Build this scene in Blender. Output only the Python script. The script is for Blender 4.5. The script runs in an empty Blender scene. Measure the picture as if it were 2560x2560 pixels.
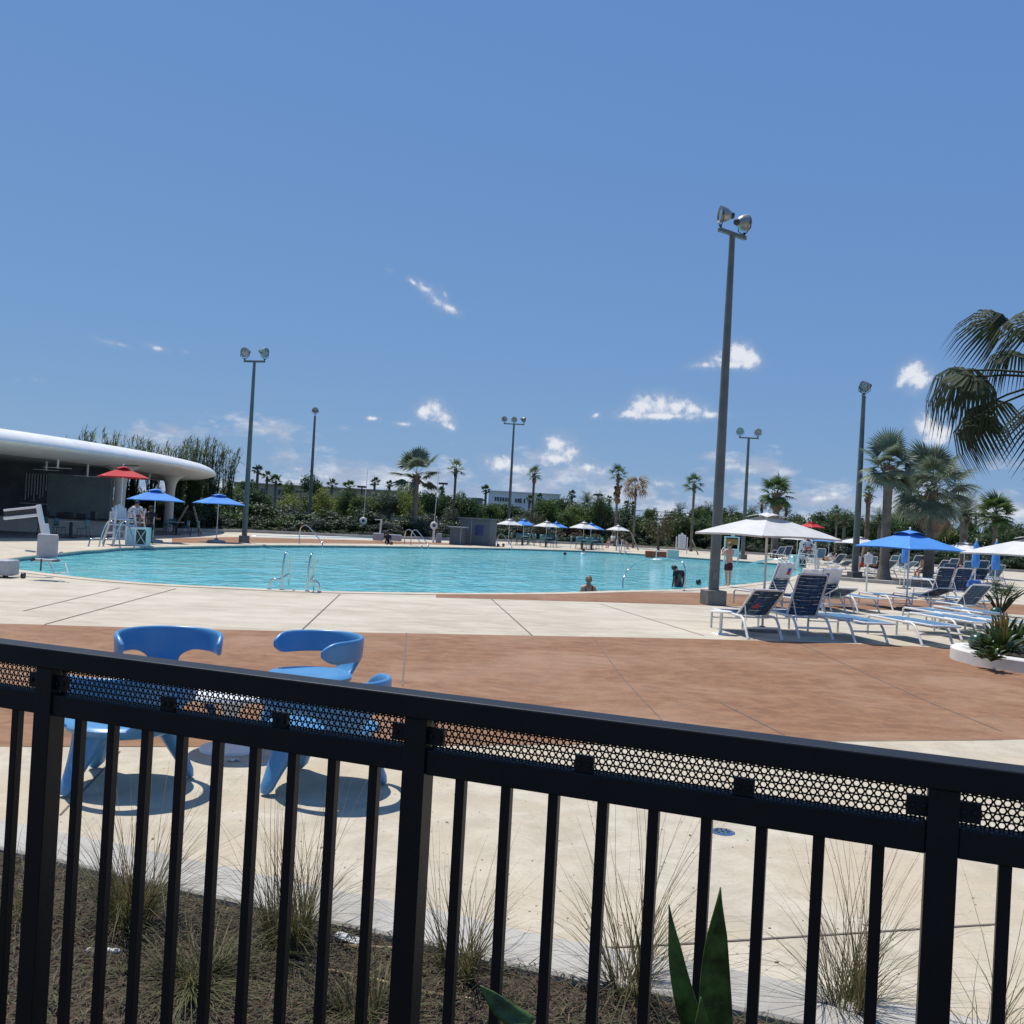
import bpy, bmesh, math, random
from mathutils import Vector, Matrix, Euler
from mathutils.geometry import tessellate_polygon
R = math.radians
PI = math.pi
scene = bpy.context.scene
COL = scene.collection

# ------------------------------------------------------------------ camera, sky, sun, exposure
FPX, PXW, CAM_H = 2442.0, 2560.0, 1.85
ROLL, PITCH = 3.15, 0.58
cam_data = bpy.data.cameras.new('camera')
cam = bpy.data.objects.new('camera', cam_data); COL.objects.link(cam)
cam_data.sensor_width = 36.0; cam_data.lens = FPX / PXW * 36.0
cam_data.clip_start = 0.05; cam_data.clip_end = 6000
CAM_M = Matrix.Rotation(R(90 + PITCH), 3, 'X') @ Matrix.Rotation(R(ROLL), 3, 'Z')
CAM_P = Vector((0, 0, CAM_H))
cam.matrix_world = Matrix.Translation(CAM_P) @ CAM_M.to_4x4()
scene.camera = cam

SUN_EL, SUN_AZ = 67.0, math.degrees(math.atan2(-0.70, 0.71))
sun_dir = Vector((math.sin(R(SUN_AZ)) * math.cos(R(SUN_EL)), math.cos(R(SUN_AZ)) * math.cos(R(SUN_EL)), math.sin(R(SUN_EL))))
sun_data = bpy.data.lights.new('sun', 'SUN')
sun_data.energy = 4.7; sun_data.angle = R(0.5); sun_data.color = (1.0, 0.96, 0.89)
sun = bpy.data.objects.new('sun', sun_data); COL.objects.link(sun)
sun.rotation_euler = (-sun_dir).to_track_quat('-Z', 'Y').to_euler()
sun.location = (0, 0, 60)

world = bpy.data.worlds.new('World'); scene.world = world; world.use_nodes = True
scene.view_settings.view_transform = 'Standard'
scene.view_settings.look = 'None'
scene.view_settings.exposure = 0.0
scene.view_settings.gamma = 1.0
scene.view_settings.use_curve_mapping = False
scene.cycles.max_bounces = 8
scene.cycles.transparent_max_bounces = 12
scene.cycles.use_denoising = True

def pix(x, y):
    d = CAM_M @ Vector(((x - 1280) / FPX, -(y - 1280) / FPX, -1.0))
    return d
def G(x, y, z=0.0):
    """point of the plane at height z that the photograph shows at (x, y)"""
    d = pix(x, y); t = (z - CAM_H) / d.z
    return CAM_P + d * t
def at(x, y, Y):
    d = pix(x, y); return CAM_P + d * (Y / d.y)
def toX(x, Y, z=0.0):
    """world X at depth Y and height z for picture column x"""
    y = 1305.0
    for _ in range(4):
        p = at(x, y, Y); y += (p.z - z) * FPX / Y
    return at(x, y, Y).x

class NT:
    """small node-tree writer"""
    def __init__(s, nt): s.nt = nt; s.n = nt.nodes; s.l = nt.links
    def new(s, t, **kw):
        n = s.n.new(t)
        for k, v in kw.items(): setattr(n, k, v)
        return n
    def put(s, sock, v):
        if isinstance(v, bpy.types.NodeSocket): s.l.new(v, sock)
        elif v is not None: sock.default_value = v
    def math(s, op, a, b=None, c=None, clamp=False):
        n = s.new('ShaderNodeMath', operation=op); n.use_clamp = clamp
        s.put(n.inputs[0], a)
        if b is not None: s.put(n.inputs[1], b)
        if c is not None: s.put(n.inputs[2], c)
        return n.outputs[0]
    def noise(s, vec, scale, detail=4, rough=0.55, dist=0.0):
        n = s.new('ShaderNodeTexNoise'); s.put(n.inputs['Vector'], vec)
        n.inputs['Scale'].default_value = scale; n.inputs['Detail'].default_value = detail
        n.inputs['Roughness'].default_value = rough; n.inputs['Distortion'].default_value = dist
        return n.outputs['Fac']
    def ramp(s, fac, stops):
        n = s.new('ShaderNodeValToRGB'); s.put(n.inputs[0], fac)
        e = n.color_ramp.elements
        while len(e) < len(stops): e.new(0.5)
        for el, (p, c) in zip(e, stops):
            el.position = p; el.color = (c, c, c, 1) if isinstance(c, (int, float)) else (*c[:3], 1)
        return n.outputs[0]
    def mix(s, fac, a, b, mode='MIX'):
        n = s.new('ShaderNodeMix', data_type='RGBA', blend_type=mode)
        s.put(n.inputs[0], fac)
        for sock, v in ((n.inputs[6], a), (n.inputs[7], b)):
            s.put(sock, (*v[:3], 1) if isinstance(v, (tuple, list)) else v)
        return n.outputs[2]
    def smooth(s, v, lo, hi):
        n = s.new('ShaderNodeMapRange', interpolation_type='SMOOTHSTEP')
        s.put(n.inputs[0], v); n.inputs[1].default_value = lo; n.inputs[2].default_value = hi
        return n.outputs[0]
    def vmul(s, v, sc):
        n = s.new('ShaderNodeVectorMath', operation='MULTIPLY'); s.put(n.inputs[0], v); n.inputs[1].default_value = sc
        return n.outputs[0]

# sky: Nishita, with fair-weather cumulus laid over it by direction
def build_world():
    t = NT(world.node_tree); t.n.clear()
    out = t.new('ShaderNodeOutputWorld'); bg = t.new('ShaderNodeBackground')
    t.l.new(bg.outputs[0], out.inputs[0])
    sky = t.new('ShaderNodeTexSky', sky_type='NISHITA'); sky.sun_disc = False
    sky.sun_elevation = R(SUN_EL); sky.sun_rotation = R(SUN_AZ)
    sky.altitude = 0; sky.air_density = SKY_AIR; sky.dust_density = SKY_DUST; sky.ozone_density = SKY_OZONE
    hs = t.new('ShaderNodeHueSaturation'); hs.inputs['Hue'].default_value = SKY_HUE
    hs.inputs['Saturation'].default_value = SKY_SAT; hs.inputs['Value'].default_value = 1.0
    t.l.new(sky.outputs[0], hs.inputs['Color'])
    tc = t.new('ShaderNodeTexCoord'); sp = t.new('ShaderNodeSeparateXYZ'); t.l.new(tc.outputs['Generated'], sp.inputs[0])
    az = t.math('ARCTAN2', sp.outputs[0], sp.outputs[1]); el = t.math('ARCSINE', sp.outputs[2])
    dirv = tc.outputs['Generated']
    n_big = t.noise(dirv, 24, 5, 0.62)
    n_fine = t.noise(dirv, 95, 4, 0.65)
    nz = t.math('ADD', t.math('MULTIPLY', t.math('SUBTRACT', n_big, 0.5), 1.5), t.math('MULTIPLY', t.math('SUBTRACT', n_fine, 0.5), 1.3))
    pos = t.new('ShaderNodeCombineXYZ'); t.put(pos.inputs[0], az); t.put(pos.inputs[1], el)
    q = None
    for (x, y, rx, ry, rot, amp) in CLOUDS:
        d = pix(x, y).normalized(); k = 1.45
        mp = t.new('ShaderNodeMapping', vector_type='TEXTURE'); t.l.new(pos.outputs[0], mp.inputs[0])
        mp.inputs[1].default_value = (math.atan2(d.x, d.y), math.asin(d.z), 0); mp.inputs[2].default_value = (0, 0, R(rot)); mp.inputs[3].default_value = (rx * k / FPX, ry * k / FPX, 1)
        ln = t.new('ShaderNodeVectorMath', operation='LENGTH'); t.l.new(mp.outputs[0], ln.inputs[0])
        lv = t.math('ADD', ln.outputs['Value'], max(0.0, 1.0 - amp) * 1.35)
        q = lv if q is None else t.math('SMOOTH_MIN', q, lv, 0.75)
    field = t.math('SUBTRACT', 1.25, q)
    gate = t.smooth(field, 0.0, 0.4)
    raw = t.math('ADD', field, t.math('MULTIPLY', nz, 1.05))
    core = t.math('MULTIPLY', t.smooth(raw, 0.22, 1.05), gate)
    halo = t.math('MULTIPLY', t.math('MULTIPLY', t.smooth(raw, -0.45, 0.8), t.smooth(field, -0.75, 0.6)), 0.30)
    dens = t.math('MULTIPLY', t.math('MAXIMUM', core, halo), 0.97)
    # low bank all round the horizon
    sq = t.new('ShaderNodeCombineXYZ'); t.put(sq.inputs[0], t.math('MULTIPLY', az, 1.0)); t.put(sq.inputs[1], t.math('MULTIPLY', el, 2.3))
    b1 = t.noise(sq.outputs[0], 9.0, 5, 0.62)
    bank = t.math('SUBTRACT', b1, t.math('MULTIPLY', t.math('MAXIMUM', t.math('SUBTRACT', el, 0.035), 0.0), 3.2))
    bank = t.math('MULTIPLY', t.smooth(bank, 0.40, 0.56), 0.8)
    b2 = t.noise(sq.outputs[0], 22.0, 4, 0.6)
    bankcol = t.mix(t.smooth(b2, 0.42, 0.66), CLOUD_GREY, CLOUD_WHITE)
    shade = t.smooth(raw, 0.25, 1.05)
    cloudcol = t.mix(shade, CLOUD_GREY, CLOUD_WHITE)
    sep = t.new('ShaderNodeSeparateColor'); t.l.new(hs.outputs[0], sep.inputs[0]); cmb = t.new('ShaderNodeCombineColor')
    for i, (k, gm) in enumerate(SKY_GRADE): t.put(cmb.inputs[i], t.math('MULTIPLY', t.math('POWER', sep.outputs[i], gm), k))
    c1 = t.mix(bank, cmb.outputs[0], bankcol)
    c2 = t.mix(dens, c1, cloudcol)
    t.l.new(c2, bg.inputs['Color']); bg.inputs['Strength'].default_value = SKY_STRENGTH
SKY_STRENGTH, SKY_AIR, SKY_DUST, SKY_OZONE, SKY_HUE, SKY_SAT = 0.11, 1.0, 0.0, 1.0, 0.5, 1.0
CLOUD_WHITE, CLOUD_GREY = (7.0, 7.3, 7.9), (3.6, 4.2, 5.5)
SKY_GRADE = ((0.92, 0.46), (1.66, 0.37), (4.10, 0.15))
# centre x, y, half-width, half-height in photograph pixels at that direction, tilt, strength
CLOUDS = [(1035, 708, 22, 8, -35, .78), (1062, 722, 26, 11, -38, .86), (1090, 748, 26, 15, -40, .92), (1125, 770, 32, 11, -24, .84), (1112, 735, 18, 8, -60, .7),
          (1765, 912, 34, 10, 6, .86), (1800, 900, 30, 15, 10, .95), (1842, 886, 28, 22, 0, 1.05), (1872, 900, 20, 18, 0, 1.0), (1820, 912, 50, 10, 3, .95),
          (1578, 1034, 26, 12, 0, 1.0), (1606, 1015, 26, 22, 0, 1.1), (1648, 1014, 34, 24, 0, 1.15), (1690, 1018, 32, 20, 0, 1.1), (1732, 1026, 34, 16, 0, 1.08), (1770, 1036, 24, 9, 0, .92), (1660, 1040, 90, 9, 2, 1.0),
          (1490, 1040, 16, 10, 30, .72), (1060, 1030, 20, 16, 0, 1.05), (1088, 1024, 24, 20, 0, 1.12), (1112, 1046, 22, 18, -20, 1.08), (1126, 1068, 16, 10, -20, .95), (1010, 1060, 26, 8, 0, .80),
          (932, 1046, 18, 7, 0, .74), (862, 1070, 18, 7, 0, .62), (275, 856, 34, 8, -8, .70), (310, 864, 24, 6, -14, .62), (392, 870, 28, 9, -10, .68), (465, 880, 12, 8, 0, .48),
          (2278, 930, 24, 20, 30, 1.05), (2300, 948, 26, 24, 20, 1.1), (2250, 958, 20, 10, 30, .8), (2318, 1062, 26, 24, 20, 1.05), (2340, 1085, 26, 22, 0, 1.05),
          (975, 676, 24, 10, -10, .42), (615, 1056, 12, 8, 0, .55), (1130, 1110, 16, 8, 0, .5),
          (1395, 1112, 30, 24, 0, .98), (1425, 1130, 30, 24, 0, .92), (1378, 1145, 36, 20, 0, .86), (1250, 1160, 34, 18, 0, .95), (1290, 1172, 36, 16, 0, .86), (1470, 1168, 44, 20, 0, .88), (1510, 1180, 30, 16, 0, .8), (1835, 1165, 36, 16, 0, .84), (1870, 1176, 30, 12, 0, .76), (1650, 1208, 44, 16, 0, .78),
          (2050, 1246, 40, 12, 0, .8), (2090, 1236, 26, 10, 0, .72), (740, 1172, 26, 12, 0, .68), (820, 1192, 46, 12, 0, .64), (1935, 1168, 16, 6, 0, .5)]
build_world()
world.cycles.sampling_method = 'MANUAL'; world.cycles.sample_map_resolution = 512

# ------------------------------------------------------------------ materials
MATS = {}
def mat(name, color, rough=0.6, var=0.12, scale=8.0, bump=0.0, bscale=40.0, metal=0.0, spec=0.5, coat=0.0, trans=0.0, coords='Object', color2=None):
    if name in MATS: return MATS[name]
    m = bpy.data.materials.new(name); m.use_nodes = True; t = NT(m.node_tree)
    b = t.n['Principled BSDF']
    tc = t.new('ShaderNodeTexCoord'); v = tc.outputs[coords]
    n = t.noise(v, scale, 5, 0.6)
    c2 = color2 or tuple(max(0, c * (1 - var * 1.6)) for c in color); c1 = tuple(min(1, c * (1 + var)) for c in color)
    t.l.new(t.mix(t.smooth(n, 0.3, 0.7), c2, c1), b.inputs['Base Color'])
    t.put(b.inputs['Roughness'], t.math('MULTIPLY_ADD', n, 0.16, max(0.02, rough - 0.08)))
    b.inputs['Metallic'].default_value = metal
    b.inputs['Specular IOR Level'].default_value = spec
    b.inputs['Coat Weight'].default_value = coat; b.inputs['Coat Roughness'].default_value = 0.08
    if bump:
        bn = t.new('ShaderNodeBump'); bn.inputs['Strength'].default_value = bump; bn.inputs['Distance'].default_value = 0.01
        t.put(bn.inputs['Height'], t.noise(v, bscale, 4, 0.6)); t.l.new(bn.outputs[0], b.inputs['Normal'])
    if trans:
        tr = t.new('ShaderNodeBsdfTranslucent'); t.l.new(b.inputs['Base Color'].links[0].from_socket, tr.inputs[0])
        mx = t.new('ShaderNodeMixShader'); mx.inputs[0].default_value = trans
        t.l.new(b.outputs[0], mx.inputs[1]); t.l.new(tr.outputs[0], mx.inputs[2])
        t.l.new(mx.outputs[0], t.n['Material Output'].inputs[0])
    MATS[name] = m
    return m

def concrete(name, base, dark, stain, s_big=0.25, s_mid=1.6, stain_amt=0.5, rough=0.85, streak=None, speck=0.5):
    m = bpy.data.materials.new(name); m.use_nodes = True; t = NT(m.node_tree); b = t.n['Principled BSDF']
    tc = t.new('ShaderNodeTexCoord'); v = tc.outputs['Object']
    vs = t.vmul(v, streak) if streak else v
    big = t.noise(vs, s_big, 6, 0.65, 0.6); mid = t.noise(vs, s_mid, 6, 0.68, 0.4); fine = t.noise(v, 38, 4, 0.7)
    patch = t.noise(v, 0.7, 5, 0.7, 1.2); grit = t.noise(v, 160, 2, 0.6)
    c = t.mix(t.smooth(mid, 0.34, 0.68), dark, base)
    c = t.mix(t.math('MULTIPLY', t.smooth(big, 0.42, 0.70), stain_amt), c, stain)
    c = t.mix(t.math('MULTIPLY', t.smooth(patch, 0.55, 0.72), 0.35), c, tuple(x * 0.78 for x in stain))
    c = t.mix(t.math('MULTIPLY', t.smooth(fine, 0.52, 0.72), 0.22 * speck / 0.5), c, tuple(x * 0.6 for x in dark))
    c = t.mix(t.math('MULTIPLY', t.smooth(grit, 0.60, 0.74), 0.5 * speck), c, tuple(x * 0.45 for x in dark))
    t.l.new(c, b.inputs['Base Color'])
    t.put(b.inputs['Roughness'], t.math('MULTIPLY_ADD', mid, 0.2, rough - 0.12)); b.inputs['Specular IOR Level'].default_value = 0.25
    bn = t.new('ShaderNodeBump'); bn.inputs['Strength'].default_value = 0.35; bn.inputs['Distance'].default_value = 0.006
    t.put(bn.inputs['Height'], t.math('ADD', fine, t.math('MULTIPLY', mid, 0.6))); t.l.new(bn.outputs[0], b.inputs['Normal'])
    MATS[name] = m
    return m

# ------------------------------------------------------------------ mesh collector
class MB:
    def __init__(s): s.v = []; s.f = []
    def add(s, vs, fs):
        o = len(s.v); s.v += [tuple(p) for p in vs]; s.f += [tuple(i + o for i in f) for f in fs]; return s
    def box(s, c, size, rz=0.0, M=None):
        hx, hy, hz = size[0] / 2, size[1] / 2, size[2] / 2
        pts = [Vector((x * hx, y * hy, z * hz)) for z in (-1, 1) for y in (-1, 1) for x in (-1, 1)]
        Mx = M if M is not None else Matrix.Rotation(rz, 3, 'Z')
        pts = [Mx @ p + Vector(c) for p in pts]
        return s.add(pts, [(0, 2, 3, 1), (4, 5, 7, 6), (0, 1, 5, 4), (2, 6, 7, 3), (0, 4, 6, 2), (1, 3, 7, 5)])
    def bar(s, a, b, w, h, up=(0, 0, 1)):
        """box beam from a to b, w across, h along up"""
        a, b = Vector(a), Vector(b); d = (b - a); L = d.length; d.normalize(); u = Vector(up)
        side = d.cross(u)
        if side.length < 1e-5: side = d.cross(Vector((1, 0, 0)))
        side.normalize(); u = side.cross(d)
        M = Matrix((side, d, u)).transposed()
        return s.box((a + b) / 2, (w, L, h), M=M)
    def tube(s, pts, r, n=8, caps=True, flat=1.0):
        pts = [Vector(p) for p in pts]; N = len(pts)
        rs = r if isinstance(r, (list, tuple)) else [r] * N
        rings = []; prev = None
        for i, p in enumerate(pts):
            d = (pts[min(i + 1, N - 1)] - pts[max(i - 1, 0)])
            if d.length < 1e-9: d = Vector((0, 0, 1))
            d.normalize()
            if prev is None:
                a = d.cross(Vector((0, 0, 1)))
                if a.length < 1e-3: a = d.cross(Vector((1, 0, 0)))
            else:
                a = prev - d * prev.dot(d)
                if a.length < 1e-4: a = d.cross(Vector((0, 0, 1)))
            a.normalize(); prev = a; b = d.cross(a)
            rings.append([p + (a * math.cos(2 * PI * k / n) + b * math.sin(2 * PI * k / n) * flat) * rs[i] for k in range(n)])
        vs = [q for rg in rings for q in rg]
        fs = [(i * n + k, i * n + (k + 1) % n, (i + 1) * n + (k + 1) % n, (i + 1) * n + k) for i in range(N - 1) for k in range(n)]
        if caps: fs += [tuple(range(n))[::-1], tuple((N - 1) * n + k for k in range(n))]
        return s.add(vs, fs)
    def lathe(s, prof, n=16, c=(0, 0, 0), M=None, a0=0.0, a1=2 * PI):
        full = abs(a1 - a0 - 2 * PI) < 1e-6; m = n if full else n + 1
        Mx = M if M is not None else Matrix.Identity(3); c = Vector(c); vs = []
        for (r, z) in prof:
            for k in range(m):
                a = a0 + (a1 - a0) * k / n
                vs.append(Mx @ Vector((r * math.cos(a), r * math.sin(a), z)) + c)
        fs = []
        for i in range(len(prof) - 1):
            for k in range(n):
                k2 = (k + 1) % m if full else k + 1
                fs.append((i * m + k, i * m + k2, (i + 1) * m + k2, (i + 1) * m + k))
        return s.add(vs, fs)
    def prism(s, poly, z0, z1):
        n = len(poly); vs = [(p[0], p[1], z0) for p in poly] + [(p[0], p[1], z1) for p in poly]
        fs = [(i, (i + 1) % n, n + (i + 1) % n, n + i) for i in range(n)]
        tri = tessellate_polygon([[Vector((p[0], p[1], 0)) for p in poly]])
        s.add(vs, fs + [tuple(n + i for i in t) for t in tri] + [tuple(t) for t in tri]); return s
    def sphere(s, c, r, n=12, m=8, sc=(1, 1, 1)):
        prof = [(max(1e-4, math.sin(PI * i / m)) * r, -math.cos(PI * i / m) * r) for i in range(m + 1)]
        M = Matrix.Diagonal(sc); return s.lathe(prof, n, c, M)
    def build(s, name, material, parent=None, smooth=None, bevel=0.0, weld=False):
        me = bpy.data.meshes.new(name); me.from_pydata(s.v, [], s.f)
        bm = bmesh.new(); bm.from_mesh(me)
        if weld: bmesh.ops.remove_doubles(bm, verts=bm.verts, dist=1e-5)
        bmesh.ops.recalc_face_normals(bm, faces=bm.faces); bm.to_mesh(me); bm.free()
        if material: me.materials.append(MATS[material] if isinstance(material, str) else material)
        if smooth is not None:
            me.shade_smooth(); me.set_sharp_from_angle(angle=R(smooth))
        o = bpy.data.objects.new(name, me); COL.objects.link(o)
        if parent is not None: o.parent = parent
        if bevel:
            b = o.modifiers.new('bevel', 'BEVEL'); b.width = bevel; b.segments = 2; b.limit_method = 'ANGLE'; b.angle_limit = R(40)
        return o

def tag(o, label, cat, group=None):
    o['label'] = label; o['category'] = cat
    if group: o['group'] = group
    return o
def thing(name, label, cat, loc=(0, 0, 0), rz=0.0, group=None):
    o = bpy.data.objects.new(name, None); COL.objects.link(o); o.empty_display_size = 0.2
    o.location = loc; o.rotation_euler = (0, 0, rz)
    return tag(o, label, cat, group)
def struct(o): o['kind'] = 'structure'; return o
def copy_tree(o, parent=None):
    c = o.copy(); COL.objects.link(c); c.parent = parent
    for ch in list(o.children): copy_tree(ch, c)
    return c
def placed(root, loc, rz, label, group=None, scale=None):
    c = copy_tree(root); c.location = loc; c.rotation_euler = (0, 0, rz); c['label'] = label
    if group: c['group'] = group
    if scale: c.scale = (scale,) * 3 if isinstance(scale, (int, float)) else scale
    return c
def rnd(a, b): return random.uniform(a, b)
def smooth_poly(pts, sub=4):
    """Catmull-Rom through 2-D / 3-D points (open)"""
    out = []; n = len(pts); P = [Vector(p) for p in pts]
    for i in range(n - 1):
        p0, p1, p2, p3 = P[max(i - 1, 0)], P[i], P[i + 1], P[min(i + 2, n - 1)]
        for k in range(sub):
            t = k / sub
            out.append(0.5 * ((2 * p1) + (p2 - p0) * t + (2 * p0 - 5 * p1 + 4 * p2 - p3) * t * t + (3 * p1 - p0 - 3 * p2 + p3) * t ** 3))
    out.append(P[-1]); return out

# ------------------------------------------------------------------ common materials
concrete('deck_mat', (0.545, 0.485, 0.378), (0.42, 0.365, 0.275), (0.60, 0.545, 0.44), stain_amt=0.7, streak=(0.75, 1.25, 1), speck=0.7)
concrete('patio_mat', (0.555, 0.495, 0.385), (0.43, 0.375, 0.28), (0.50, 0.405, 0.275), s_big=0.6, s_mid=3.0, stain_amt=0.75, speck=0.8)
concrete('terracotta_mat', (0.295, 0.158, 0.084), (0.205, 0.102, 0.053), (0.37, 0.235, 0.15), s_big=0.55, s_mid=4.2, stain_amt=0.6, streak=(0.9, 1.1, 1), speck=0.8)
concrete('coping_mat', (0.58, 0.50, 0.38), (0.48, 0.40, 0.29), (0.62, 0.55, 0.44), stain_amt=0.4)
concrete('kerb_mat', (0.455, 0.43, 0.385), (0.34, 0.315, 0.27), (0.50, 0.475, 0.425), stain_amt=0.4)
concrete('white_kerb_mat', (0.72, 0.70, 0.66), (0.60, 0.58, 0.53), (0.76, 0.74, 0.70), stain_amt=0.4)
concrete('soil_mat', (0.055, 0.038, 0.024), (0.03, 0.021, 0.013), (0.07, 0.05, 0.03), s_big=2, s_mid=14, stain_amt=0.6)
concrete('lawn_mat', (0.055, 0.075, 0.028), (0.03, 0.045, 0.016), (0.09, 0.09, 0.04), s_big=0.2, s_mid=3, stain_amt=0.5)
concrete('basin_mat', (0.35, 0.62, 0.68), (0.28, 0.52, 0.60), (0.45, 0.70, 0.74), stain_amt=0.4)
mat('joint_mat', (0.16, 0.13, 0.10), 0.9)
mat('black_metal', (0.006, 0.006, 0.007), 0.45, 0.2, 5, color2=(0.012, 0.0115, 0.0105), bump=0.06, bscale=90, spec=0.32)
mat('white_metal', (0.74, 0.73, 0.70), 0.32, 0.06)
mat('white_plastic', (0.78, 0.77, 0.74), 0.4, 0.05)
mat('steel', (0.62, 0.62, 0.60), 0.16, 0.06, metal=1.0)
mat('pole_grey', (0.125, 0.135, 0.125), 0.42, 0.12, 2.0, spec=0.4)
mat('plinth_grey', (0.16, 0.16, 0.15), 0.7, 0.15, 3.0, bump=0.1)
mat('blue_plastic', (0.085, 0.265, 0.49), 0.33, 0.06, 2.0, bump=0.04, bscale=160, spec=0.45)
mat('white_table', (0.80, 0.80, 0.79), 0.35, 0.04)
mat('navy_strap', (0.022, 0.075, 0.16), 0.5, 0.12, 10)
mat('blue_strap', (0.085, 0.22, 0.36), 0.5, 0.12, 10)
mat('white_canvas', (0.74, 0.73, 0.70), 0.8, 0.05, 3, trans=0.22)
mat('blue_canvas', (0.09, 0.33, 0.78), 0.75, 0.06, 3, trans=0.22)
mat('red_canvas', (0.62, 0.035, 0.04), 0.75, 0.06, 3, trans=0.22)
mat('dark_grey', (0.035, 0.038, 0.042), 0.5, 0.2)
mat('grey_plastic', (0.42, 0.43, 0.44), 0.45, 0.06)
mat('lamp_alu', (0.30, 0.32, 0.31), 0.38, 0.15, metal=0.55)
mat('lamp_glass', (0.22, 0.24, 0.26), 0.15, 0.1, spec=0.7)
# ------------------------------------------------------------------ ground, deck, pool
random.seed(5)
def sheet(name, outer, z, material, holes=(), parent=None):
    loops = [[Vector((p[0], p[1], 0)) for p in outer]] + [[Vector((p[0], p[1], 0)) for p in h] for h in holes]
    tri = tessellate_polygon(loops); pts = [p for l in loops for p in l]
    mb = MB(); mb.v = [(p.x, p.y, z) for p in pts]; mb.f = [tuple(t) for t in tri]
    o = mb.build(name, material, parent)
    if o.data.polygons and sum(p.normal.z for p in o.data.polygons) < 0: o.data.flip_normals()
    return struct(o) if parent is None else o
def g2(lst, z=0.0): return [G(x, y, z).to_2d() for x, y in lst]

near_edge = [(-10, 1412), (20, 1420), (72, 1428), (170, 1440), (282, 1451.5), (430, 1462), (620, 1471), (760, 1477), (900, 1480.5), (1100, 1483), (1280, 1483), (1420, 1481),
             (1557, 1477), (1693, 1474), (1807, 1466), (1885, 1458), (1947, 1450), (1985, 1441), (2004, 1432), (2008, 1424)]
far_edge = [(2000, 1415), (1965, 1410), (1924, 1406.5), (1856, 1402), (1700, 1391.5), (1520, 1379), (1370, 1373.5), (1240, 1370), (1090, 1367), (940, 1364.6), (800, 1363), (660, 1362.5), (540, 1364),
            (435, 1366), (370, 1367), (300, 1369), (240, 1374.5), (208, 1376), (152, 1382), (60, 1391), (10, 1398), (-10, 1405)]
WATER_Z = -0.13
pool_px = near_edge + far_edge
pool2 = g2(pool_px)
pool2 = [Vector(p) for p in smooth_poly([(p.x, p.y, 0) for p in pool2] + [(pool2[0].x, pool2[0].y, 0)], 3)[:-1]]
pool2 = [p.to_2d() for p in pool2]
def offset(poly, d):
    n = len(poly); out = []
    for i in range(n):
        a, b = poly[i - 1], poly[(i + 1) % n]; t = (b - a)
        if t.length < 1e-6: t = Vector((1, 0))
        t.normalize(); out.append(poly[i] + Vector((t.y, -t.x)) * d)
    return out
area = sum(pool2[i - 1].x * pool2[i].y - pool2[i].x * pool2[i - 1].y for i in range(len(pool2)))
if area < 0: pool2.reverse()
pool_out = offset(pool2, 0.45)

kerb_in_px = [(61, 2137), (255, 2180), (460, 2228), (713, 2285), (1052, 2357), (1257, 2413), (1490, 2460), (1724, 2500)]
kerb_in = g2(kerb_in_px)
kerb_dir = (kerb_in[-1] - kerb_in[0]).normalized()
kerb_in = [kerb_in[0] - kerb_dir * 14, kerb_in[0] - kerb_dir * 3] + kerb_in + [kerb_in[-1] + kerb_dir * 3, kerb_in[-1] + kerb_dir * 16]
kn = Vector((-kerb_dir.y, kerb_dir.x))
if kn.y < 0: kn = -kn
KERB_W = 0.34
kerb_out = [p + kn * KERB_W for p in kerb_in]

far_line = g2([(-400, 1318), (200, 1326), (600, 1330.5), (960, 1346), (1240, 1353), (1520, 1364), (1840, 1383), (2200, 1408), (2700, 1440)])
deck_outer = list(kerb_out) + [Vector((kerb_out[-1].x + 60, kerb_out[-1].y - 2)), Vector((90, 60))] + [far_line[-1]] + far_line[::-1][1:] + [Vector((-95, 60)), Vector((kerb_out[0].x - 60, kerb_out[0].y + 25))]
ground = sheet('ground', [(-2500, -300), (2500, -300), (2500, 4000), (-2500, 4000)], -0.07, 'lawn_mat', [pool_out])
deck = sheet('pool_deck', deck_outer, 0.0, 'deck_mat', [pool_out])

# coping: a bullnose ring with joints, basin walls, floor, water
cop = MB(); n = len(pool2); inn = offset(pool2, -0.02)
prof = [(pool_out, -0.06), (pool_out, 0.014), (offset(pool2, 0.05), 0.016), (offset(pool2, 0.0), 0.008), (inn, -0.012), (inn, -0.05), (offset(pool2, 0.0), -0.062)]
for lp, z in prof: cop.v += [(p.x, p.y, z) for p in lp]
for k in range(len(prof) - 1): cop.f += [(k * n + i, k * n + (i + 1) % n, (k + 1) * n + (i + 1) % n, (k + 1) * n + i) for i in range(n)]
struct(cop.build('pool_coping', 'coping_mat', smooth=40))
bas = MB(); wall = offset(pool2, 0.03); fl = offset(pool2, -0.9)
mat('tile_band', (0.10, 0.30, 0.42), 0.25, 0.25, 6)
bas.v += [(p.x, p.y, -0.05) for p in wall] + [(p.x, p.y, -1.1) for p in wall]
bas.f += [(i, (i + 1) % n, n + (i + 1) % n, n + i) for i in range(n)]
struct(bas.build('pool_wall', 'tile_band'))
sheet('pool_floor', wall, -1.1, 'basin_mat')

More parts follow.
